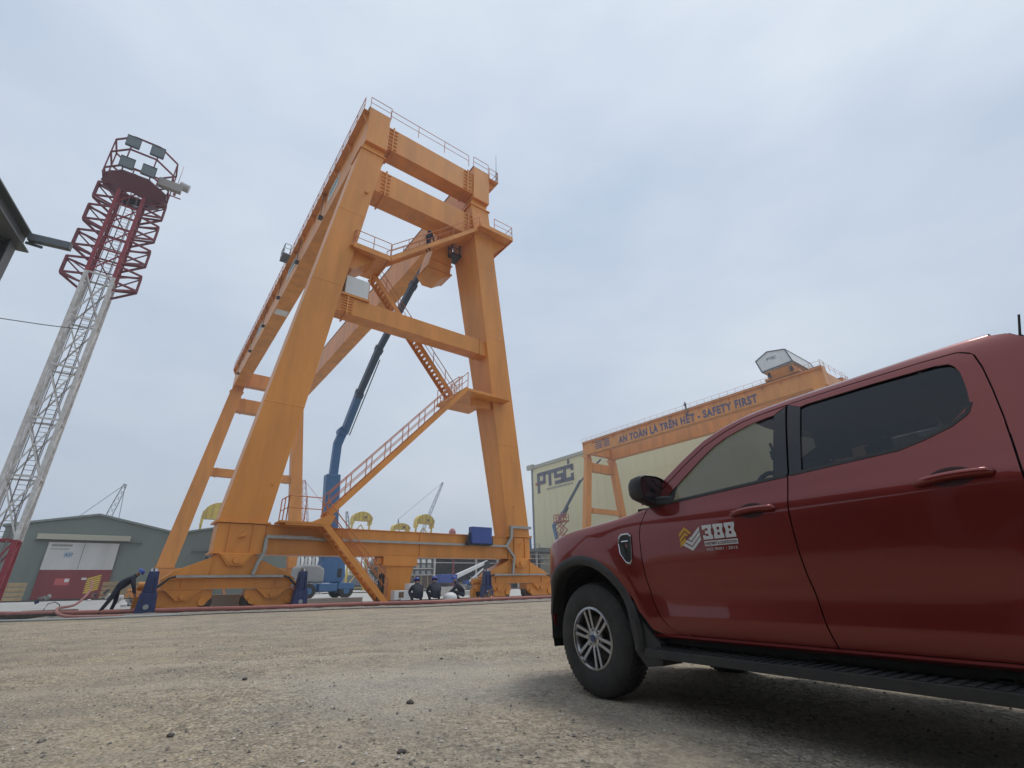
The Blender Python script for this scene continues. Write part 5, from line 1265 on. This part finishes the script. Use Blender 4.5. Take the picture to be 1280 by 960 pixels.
# ---------------------------------------------------------------- hoses
def hose(pts, r, mt_, label, name='hose'):
    o = MB(); P_ = []
    pts = [Vector(p) for p in pts]
    for i in range(len(pts) - 1):
        p0 = pts[max(i - 1, 0)]; p1 = pts[i]; p2 = pts[i + 1]; p3 = pts[min(i + 2, len(pts) - 1)]
        for k in range(8):
            t = k / 8; P_.append(.5 * ((2 * p1) + (p2 - p0) * t + (2 * p0 - 5 * p1 + 4 * p2 - p3) * t * t + (3 * p1 - p0 - 3 * p2 + p3) * t ** 3))
    P_.append(pts[-1]); o.path(P_, r, 10)
    return tagp(o.build(name, mt_, smooth=60), label, 'hose')
hose([(x, y + .10 + .12 * math.sin(i * 1.7), .14) for i, (x, y) in enumerate(hl)], .085, HOSEM, 'long faded red hose running along the edge of the white apron')
hose([(x, y + .33 + .14 * math.sin(i * 2.3), .08) for i, (x, y) in enumerate(hl[6:17])], .05, HOSEM, 'thinner red hose lying behind the main red hose')
hose([(-28, 14.6, .06), (-19.5, 16.9, .08), (-17, 16.3, .06), (-15, 15.9, .06), (-13, 16.9, .06), (-11.5, 17.3, .04), (-10, 18.4, .04), (-8, 18.9, .04), (-6.2, 20.2, .04), (-4, 20.6, .03), (-1.5, 22.3, .03), (2, 24.9, .03)], .016, DARKM, 'thin dark cable on the gravel in front of the red hose', 'cable')
hose([(-24, 14.1, .08), (-18.3, 15.6, .10), (-16.3, 15.4, .08), (-14.4, 15.3, .08), (-12.6, 16.2, .07), (-11.2, 17.3, .07)], .035, mat('hose_pale', (.33, .35, .34), .5), 'pale grey hose curving at the left edge of the ground')
hose([(-25, 13.0, .08), (-18.6, 14.9, .08), (-16.9, 14.7, .08), (-15.0, 15.0, .08), (-13.6, 15.9, .07)], .03, HOSEG, 'darker grey hose curving below the pale one')
hose([(-22.6, 27.0, 1.4), (-21.2, 25.4, .9), (-19.2, 22.5, .35), (-16.6, 18.7, .28), (-14.6, 16.9, .1), (-12.6, 16.6, .08)], .05, HOSEM, 'red brown hose sagging from the tower foot across the red hose')
mcv = thing('manhole_cover', (-21.2, 23.6, .012), .3, 'dark round plate with a wire handle on the apron', 'cover')
mb = MB(); mb.tube((0, 0, 0), (0, 0, .09), .95, 28); mb.build('plate', RUST, mcv); mb = MB(); mb.path([(-.3, 0, .09), (-.2, 0, .35), (.05, 0, .42), (.25, 0, .3), (.3, 0, .09)], .02, 6); mb.build('handle', DARKM, mcv)
# sleepers stacked by the tower foot, small yard clutter
for j in range(2):
    for k in range(4):
        o = site_thing('timber_sleeper', (-15.2, -2.7)[j], 57.5 + .1 * k, .02 + k * .52, ('%s timber sleeper in the stack %s' % (('lowest', 'second', 'third', 'topmost')[k], ('left of the maroon door behind the tower foot', 'behind the bending worker')[j])), 'timber', 'timber sleepers stacked on the apron', R(3 * (k % 2) - 2))
        mb = MB(); L_ = (5.2, 6.0)[j]; mb.box(-L_ / 2, L_ / 2, -.2, .2, 0, .42); mb.build('beam', TIMBER, o, bevel=.03)
dsd = MATS
def clutter(loc, mt_, label, r=.5, n=6, seed=1):
    rr = random.Random(seed); o = thing('scrap_pile', loc, 0, label, 'scrap'); 
    for k in range(n):
        mb = MB(); p = Vector((rr.uniform(-r, r), rr.uniform(-r, r) * .5, rr.uniform(.1, r * .9))); mb.beam(p, p + Vector((rr.uniform(-.5, .5), rr.uniform(-.3, .3), rr.uniform(-.3, .5))) * r, rr.uniform(.1, .4) * r, rr.uniform(.1, .4) * r); mb.build('piece', rr.choice(mt_), o)
    return o
clutter((-35.6, 38.5, 0), [GREYST, BLUEJ, HOSEG], 'grey and blue bundle at the foot of the lattice tower', 0.7, 6, 3)
clutter((-42.8, 52.6, 0), [DARKM, WHITE_D, RUST], 'dark valve and white drums before the maroon sliding door', .9, 6, 5)
clutter(tuple(site(-3.2, 12)), [GREYP, BLACK, WHITE_D], 'grey machine parts on the apron behind the bending worker', .7, 7, 8)
clutter(tuple(site(1.0, 30)), [REDT, DARKM, WHITE_D, BLUEL], 'red and black machine parts seen between the left bogie trucks', 1.3, 10, 9)
clutter(tuple(site(12.4, -.9)), [ORANGE, RUST, WHITE], 'orange brackets and blocks left of the right jack', .5, 7, 11)

# ---------------------------------------------------------------- far yard seen over and under the sill beam
def yellow_stand(u, v, w, z_top, label, legs=True, hcap=3.2):
    o = site_thing('support_frame', u, v, 0, label, 'yellow frame'); mb = MB(); prof = []
    for k in range(9):
        a = math.pi * k / 8; prof.append((-w / 2 * math.cos(a), z_top - hcap * .55 + hcap * .55 * math.sin(a)))
    prof += [(w / 2, z_top - hcap), (w / 2 - .35, z_top - hcap), (w / 2 - .35, z_top - hcap * .7), (-w / 2 + .35, z_top - hcap * .7), (-w / 2 + .35, z_top - hcap), (-w / 2, z_top - hcap)]
    mb.prism(prof, -1.2, 1.2); cp = mb.build('cap', YELLOW, o)
    for k in range(7):
        a = math.pi * (k + .5) / 7; mb = MB(); mb.box(-w / 2 * math.cos(a) - .12, -w / 2 * math.cos(a) + .12, -1.35, -1.2, z_top - hcap * .68, z_top - hcap * .5 + hcap * .45 * math.sin(a)); mb.build('rib', mat('ochre_rib', (.50, .34, .07), .6), cp)
    mb = MB(); mb.tube((w * .12, -1.45, z_top - hcap * .45), (w * .12, -1.2, z_top - hcap * .45), .3, 10); mb.build('boss', RUST, cp)
    if legs:
        for sx in (-1, 1):
            mb = MB(); mb.beam((sx * (w / 2 - .2), 0, 0), (sx * (w / 2 - .2), 0, z_top - hcap * .7), .4, .4); mb.build('leg', YELLOW, o)
        mb = MB()
        for i in range(5):
            z0 = z_top - hcap - i * 3; mb.beam((-w / 2 + .3, 0, z0 - 3), (0, 0, z0), .22, .22); mb.beam((w / 2 - .3, 0, z0 - 3), (0, 0, z0), .22, .22); mb.beam((-w / 2, 0, z0 - 3), (w / 2, 0, z0 - 3), .2, .2)
        mb.build('truss', YELLOW, o)
    return o
yellow_stand(9.6, 100, 6.2, 18.6, 'yellow arched frame above the warehouse, left of the big crane leg', hcap=5)
yellow_stand(41.7, 100, 5.0, 18.9, 'yellow arched frame over the sill beam beside the blue riser boom')
yellow_stand(52.7, 100, 4.6, 16.6, 'lowest yellow cap, just showing over the sill beam between two taller arches', False, 2.2)
yellow_stand(59.7, 100, 5.2, 19.4, 'yellow arched frame over the sill beam nearest the blue cabinet', hcap=3.6)
def lattice_boom(mb, p, q, w, n=12, r=.09):
    p, q = Vector(p), Vector(q); d = (q - p).normalized(); x = d.cross(Vector((0, 1, 0))).normalized(); y = x.cross(d)
    cs = [(-1, -1), (1, -1), (1, 1), (-1, 1)]; P_ = lambda t, c: p.lerp(q, t) + (x * c[0] + y * c[1]) * w / 2 * (1 - .5 * abs(2 * t - 1) ** 3)
    for c in cs:
        for i in range(n): mb.beam(P_(i / n, c), P_((i + 1) / n, c), r, r)
    for i in range(n):
        for k in range(4): mb.beam(P_(i / n, cs[k]), P_((i + 1) / n, cs[(k + 1) % 4]), r * .7, r * .7)
FARB = mat('far_crane_grey', (.12, .15, .18), .6); FARR = mat('far_crane_red', (.40, .10, .09), .6)
def far_crane(u, v, foot, tip, label, mt_, w=1.3, stays=(), mast=None, r=.11):
    o = site_thing('lattice_crane', u, v, 0, label, 'crawler crane'); mb = MB(); lattice_boom(mb, foot, tip, w, 16, r); mb.build('boom', mt_, o)
    mb = MB(); mb.box(-3, 3, -2, 2, 1.5, 4.5); mb.build('cab', mt_, o); mb = MB(); mb.box(-4, 4, -3.4, -2, 0, 1.5); mb.box(-4, 4, 2, 3.4, 0, 1.5); mb.build('tracks', BLACK, o)
    if mast: mb = MB(); mb.beam(foot, mast, .3, .3); mb.build('mast', mt_, o)
    for k, (a, b_) in enumerate(stays): mb = MB(); mb.tube(a, b_, .07, 4); mb.build('stay', mt_, o)
    return o
far_crane(-13.5, 140, (0, 0, 3), (4.2, 0, 27.6), 'far grey lattice crane boom rising over the gabled warehouse', FARB, stays=[((4.2, 0, 27.6), (6.2, 0, 3)), ((4.2, 0, 27.6), (-4, 0, 17.5)), ((-4, 0, 17.5), (-6, 0, 4))])
far_crane(41.0, 140, (0, 0, 3), (-5.2, 0, 33.6), 'far red and white crane boom between the left legs over the landing rail', FARR, 1.6, stays=[((-5.2, 0, 33.6), (3.4, 0, 25)), ((3.4, 0, 25), (2.6, 0, 4))], mast=(3.4, 0, 25))
far_crane(55.2, 140, (0, 0, 3), (-4.2, 0, 24.6), 'far dark boom just left of the yellow arch by the riser boom', FARB, 1.0)
far_crane(82.2, 160, (0, 0, 3), (16.3, 0, 42.8), 'far thin grey luffing crane leaning right over the sill beam', FARB, 1.0, stays=[((16.3, 0, 42.8), (-3.4, 0, 25.8)), ((-3.4, 0, 25.8), (-6.5, 0, 4))], mast=(-3.4, 0, 25.8), r=.10)
o = site_thing('vent_cowl', 69, 100, 0, 'small orange tip showing over the sill beam left of the blue cabinet', 'stack'); mb = MB(); mb.tube((0, 0, 0), (0, 0, 15.2), 1.0, 12); mb.tube((0, 0, 15.2), (0, 0, 16.0), 1.0, 12, .5); mb.build('pipe', FARR, o)
# open steel rack hall
rk = site_thing('open_hall', 46, 72, 0, 'dark open sided storage hall with racks seen under the sill beam', 'open hall')
mb = MB(); mb.box(0, 44, 14, 14.3, 0, 8.4); mb.build('back_wall', mat('dark_interior', (.05, .055, .05), .9, noise=.5, nscale=1.2, dark=(.12, .12, .10)), rk)
mb = MB(); mb.box(-.5, 44, -1, 15, 8.2, 8.7); mb.build('roof', GREYST, rk)
for k in range(8): mb = MB(); mb.box(1 + k * 6, 1.35 + k * 6, 0, .35, 0, 8.2); mb.build('column', REDT if k == 1 else WHITE_D, rk)
mb = MB()
for z in (5.4, 6.6, 7.6): mb.beam((0, .1, z), (44, .1, z), .16, .16)
for k in range(30): mb.beam((k * 1.45, .1, 6.6), (k * 1.45 + .7, .1, 7.6), .08, .08)
mb.build('roof_truss', WHITE_D, rk)
rr = random.Random(4)
for k in range(26):
    x = rr.uniform(.5, 26); z = rr.choice([0, 0, .9, 2.2, 3.4]); mb = MB(); w = rr.uniform(.8, 2.6); mb.box(x, x + w, 3 + rr.uniform(-2, 2), 5.5, z, z + rr.uniform(.4, 1.1)); mb.build('stored_goods', rr.choice([WHITE_D, RUST, GREYST, BLUEL, TIMBER, GREYP, DARKM]), rk)
# panelled process skid with pipes
sk2 = site_thing('process_skid', 30.8, 50, 0, 'grey panelled process skid with rusty pipes behind the squatting people', 'skid')
mb = MB(); mb.box(0, 5.4, 0, 2.4, .3, 5.0); mb.build('core', mat('skid_dark', (.11, .10, .09), .8, noise=.5, nscale=1.5, dark=(.2, .19, .17)), sk2)
for i in range(5):
    for j in range(3): mb = MB(); x = .15 + i * 1.05; z = (4.25, 3.5, 2.55)[j]; mb.hexa([(x, -.25, z), (x + .7, -.25, z), (x + .7, .0, z), (x, .0, z)], [(x + .05, -.12, z + .55), (x + .65, -.12, z + .55), (x + .65, .0, z + .55), (x + .05, .0, z + .55)]); mb.build('valve_cover', GREYP if j else WHITE, sk2)
for k in range(9): mb = MB(); x = .3 + k * .6; mb.tube((x, -.2, .3), (x + rr.uniform(-.1, .1), -.15, 2.4), .09, 8); mb.build('pipe', TIMBER if k % 2 else RUST, sk2)
mb = MB(); 
for z in (.3, 2.4, 3.35, 4.95): mb.box(-.2, 5.8, -.35, -.2, z, z + .1)
for x in (-.2, 5.5): mb.box(x, x + .22, -.4, .0, 0, 5.2)
mb.build('frame', WHITE_D, sk2)
# white truck mounted crane boom
wc = site_thing('loader_crane', 29.5, 30, 0, 'white folded loader crane boom with a blue base under the sill beam', 'loader crane')
mb = MB(); mb.beam((-.9, 0, 1.75), (3.9, 0, 3.55), .5, .5, w2=.4, h2=.35); mb.build('boom', WHITE, wc, bevel=.03)
mb = MB(); mb.beam((1.0, -.1, 1.15), (3.2, -.1, 2.7), .18, .18); mb.build('strut', WHITE, wc)
mb = MB(); mb.tube((3.7, -.3, 3.2), (3.7, .3, 3.2), .42, 14); mb.build('knuckle', DARKM, wc)
mb = MB(); mb.box(-3.2, -.9, -.6, .6, 1.1, 2.05); mb.build('engine_cover', mat('loader_blue', (.05, .09, .30), .4), wc, bevel=.05)
mb = MB(); mb.box(.4, 1.0, -.3, .3, .9, 1.4); mb.build('slew_base', MATS['loader_blue'], wc)
mb = MB(); mb.box(-3.4, 3.6, -.7, .7, .45, .75); mb.build('deck', GREYST, wc)
for x in (-2.6, 2.6): mb = MB(); mb.tube((x, -.8, .42), (x, -.45, .42), .42, 18); mb.build('wheel', RUBBER, wc)
for k, (u, v, lb) in enumerate(((17.5, 12.0, 'white block under the loader crane boom'), (20.5, 14.0, 'low white slab right of the white block'))):
    o = site_thing('concrete_block', u, v, 0, lb, 'block'); mb = MB(); mb.box(-1.2, 1.4, 0, .9, 0, (.7, .35)[k]); mb.build('block', CONC, o, bevel=.03)
# shrubs behind the stair foot
LEAF = mat('dull_leaf', (.075, .085, .04), .8, noise=.5, nscale=2, dark=(.13, .115, .06))
for k, (u, v, s_, lb) in enumerate(((29.8, 58, 2.3, 'left scrubby olive bush behind the stair foot'), (33.2, 60, 2.6, 'right scrubby olive bush behind the stair foot'))):
    o = site_thing('shrub', u, v, 0, lb, 'bush'); rr = random.Random(20 + k)
    mb = MB(); 
    for j in range(7): mb.tube((rr.uniform(-.3, .3), 0, 0), (rr.uniform(-s_, s_) * .7, rr.uniform(-1, 1), rr.uniform(2.2, 4.2)), .07, 5, .02)
    mb.build('stem', RUST, o)
    mb = MB()
    cl_ = [Vector((rr.gauss(0, s_ * .45), rr.gauss(0, .7), 2.9 + rr.gauss(0, 1.0))) for _ in range(26)]
    for j in range(2600):
        c = rr.choice(cl_) + Vector((rr.gauss(0, .33), rr.gauss(0, .33), rr.gauss(0, .28))); q = Vector((rr.gauss(0, 1), rr.gauss(0, 1), rr.gauss(0, 1))).normalized(); w = q.cross(Vector((rr.gauss(0, 1), rr.gauss(0, 1), .1))).normalized(); e = rr.uniform(.07, .15)
        mb.add([c - q * e, c + w * e * .5, c + q * e, c - w * e * .5], [(0, 1, 2, 3)])
    mb.build('foliage', LEAF, o, recalc=False)
# wrapped white bundles behind the lift
for k in range(4):
    o = site_thing('wrapped_bundle', 15.4 + k * 1.0, 50, 0, '%s of four tall white wrapped bundles behind the boom lift' % ('leftmost', 'second from the left', 'third from the left', 'rightmost')[k], 'bundle', 'wrapped bundles behind the boom lift')
    mb = MB(); rows = []
    for i in range(9):
        z = 5.3 * i / 8; rad = .5 * (.9 + .2 * mn.noise(Vector((k * 3, i, 0)))) * (1 if i < 8 else .3); rows.append([(rad * math.cos(2 * math.pi * j / 12) * (1 + .12 * mn.noise(Vector((k, i * .6, j % 12)))), rad * math.sin(2 * math.pi * j / 12), z) for j in range(13)])
    mb.grid(rows); mb.build('wrap', WHITE, o, smooth=60); mb = MB(); mb.tube((.1, -.55, 0), (-.15, -.5, 5.0), .05, 5); mb.build('rope', DARKM, o)
# two lifts near the hall
bl = site_thing('boom_lift', 92, 77, 0, 'distant slim blue boom lift in front of the cream hall', 'boom lift')
mb = MB(); mb.box(-1.4, 1.4, -2.6, 2.6, .5, 2.6); mb.build('chassis', BLUEL, bl)
def vz(v, z): return (0, v - 77, z)
mb = MB(); mb.beam(vz(77.5, 2.5), vz(81.6, 16.4), .75, .8); mb.build('riser_boom', BLUEL, bl)
mb = MB(); mb.beam(vz(81.7, 16.3), vz(79.3, 17.2), .6, .8); mb.beam(vz(79.4, 17.0), vz(77.6, 19.6), .5, .6); mb.build('knuckle', BLUEL, bl)
mb = MB(); mb.beam(vz(79.0, 17.6), vz(69.5, 27.2), .5, .6); mb.beam(vz(70, 26.7), vz(61.2, 31.6), .32, .38); mb.build('boom_section', LIFTD, bl)
mb = MB(); mb.beam(vz(77.2, 18.0), vz(75.0, 20.6), .3, .3); mb.build('lift_cylinder', BLACK, bl)
sl = site_thing('scissor_lift', 88, 74.0, 0, 'orange scissor lift platform seen over the pickup bonnet', 'scissor lift')
mb = MB(); SO = mat('scissor_orange', (.42, .10, .05), .5)
for i in range(7):
    z0 = 1.5 + i * 2.1
    for s_ in (-1, 1): mb.beam((s_ * .7, -1.6, z0), (s_ * .7, 1.6, z0 + 2.1), .2, .22); mb.beam((s_ * .7, 1.6, z0), (s_ * .7, -1.6, z0 + 2.1), .2, .22)
mb.build('scissor', SO, sl); mb = MB(); mb.box(-1.1, 1.1, -2, 2, 16.2, 16.5); handrail(mb, [(-1, -1.9, 16.5), (-1, 1.9, 16.5), (1, 1.9, 16.5), (1, -1.9, 16.5), (-1, -1.9, 16.5)], 1.7, 1.0, .09); mb.build('platform', SO, sl); mb = MB(); mb.box(-1.1, 1.1, -1.9, 1.9, .4, 1.5); mb.build('base', SO, sl)
o = site_thing('pipe_post', 91.5, 92.2, 0, 'slim blue post in front of the left edge of the cream hall', 'post'); mb = MB(); mb.tube((0, 0, 0), (0, 0, 7.5), 1.3, 14); mb.build('base_drum', mat('post_teal', (.05, .14, .18), .5), o); mb = MB(); mb.tube((0, 0, 7.5), (0, 0, 14.2), .55, 12); mb.build('post', BLUEL, o)
# ---------------------------------------------------------------- loose stones
def stone(x, y, r, label, seed, mt_=None):
    rr = random.Random(seed); bm = bmesh.new(); bmesh.ops.create_icosphere(bm, subdivisions=2, radius=r); sx, sy, sz = rr.uniform(.8, 1.3), rr.uniform(.7, 1.1), rr.uniform(.5, .8)
    for v in bm.verts: 
        k = 1 + .35 * mn.noise(v.co / r * 1.1 + Vector((seed, 0, 0))); v.co = Vector((v.co.x * sx * k, v.co.y * sy * k, v.co.z * sz * k))
    me = bpy.data.meshes.new('stone'); bm.to_mesh(me); bm.free(); me.materials.append(mt_ or STONEM); o = bpy.data.objects.new('stone', me); col.objects.link(o); o.location = (x, y, gh(x, y) + r * sz * .55); o.rotation_euler = (0, 0, rr.uniform(0, 6)); tagp(o, label, 'stone', 'loose stones on the sandy ground')
stone(-.80, 4.12, .028, 'round dark stone alone in the middle of the sandy ground', 1)
stone(-.60, 2.93, .020, 'dark angular stone near the bottom edge of the picture', 2)
stone(-2.10, 3.42, .022, 'flat dark stone on the grey patch at the lower left', 3)
stone(.55, 4.5, .018, 'small dark stone between the round stone and the front tyre', 5)
stone(-2.6, 5.2, .022, 'flat brown stone left of the round dark stone', 6)
stone(-.9, 6.4, .018, 'tiny stone far behind the round dark stone', 7)
gvm = MB(); rr = random.Random(12)
for k in range(26000):
    y = 1.6 + 12 * rr.random() ** 1.7; x = rr.uniform(-1.15, 1.15) * (y + .6)
    if rr.random() > .35 + .65 * max(0, min(1, .5 + 1.8 * mn.noise(Vector((x * .45, y * .45, 9))))): continue
    r = rr.choice((.003, .004, .004, .005, .006, .008, .012)) * rr.uniform(.7, 1.25) * (1 if y < 6 else 1.3); z = gh(x, y) + r * .25; a = rr.uniform(0, 6.28)
    gvm.m = rr.choice((0, 0, 1, 2))
    p = [Vector((math.cos(a + q * 1.57) * r * rr.uniform(.7, 1.3), math.sin(a + q * 1.57) * r * rr.uniform(.7, 1.3), 0)) + Vector((x, y, z)) for q in range(4)]
    tp = Vector((x + rr.uniform(-.3, .3) * r, y + rr.uniform(-.3, .3) * r, z + r * rr.uniform(.5, .9)))
    gvm.add(p + [tp], [(0, 1, 4), (1, 2, 4), (2, 3, 4), (3, 0, 4)])
gvm.build('gravel', [mat('pebble_mid', (.33, .30, .25), .9), mat('pebble_dark', (.16, .15, .14), .9), mat('pebble_light', (.52, .49, .44), .9)], kind='stuff')
# ---------------------------------------------------------------- air
if True:
    hz = MB(); hz.box(-180, 330, -90, 330, -1.0, 48); hm = bpy.data.materials.new('haze'); hm.use_nodes = True; t = hm.node_tree; t.nodes.clear()
    o = t.nodes.new('ShaderNodeOutputMaterial'); pv = t.nodes.new('ShaderNodeVolumePrincipled'); pv.inputs['Color'].default_value = (.86, .90, .96, 1); pv.inputs['Density'].default_value = .0013; pv.inputs['Anisotropy'].default_value = .2
    t.links.new(pv.outputs[0], o.inputs['Volume']); hz.build('haze', hm, kind='stuff')
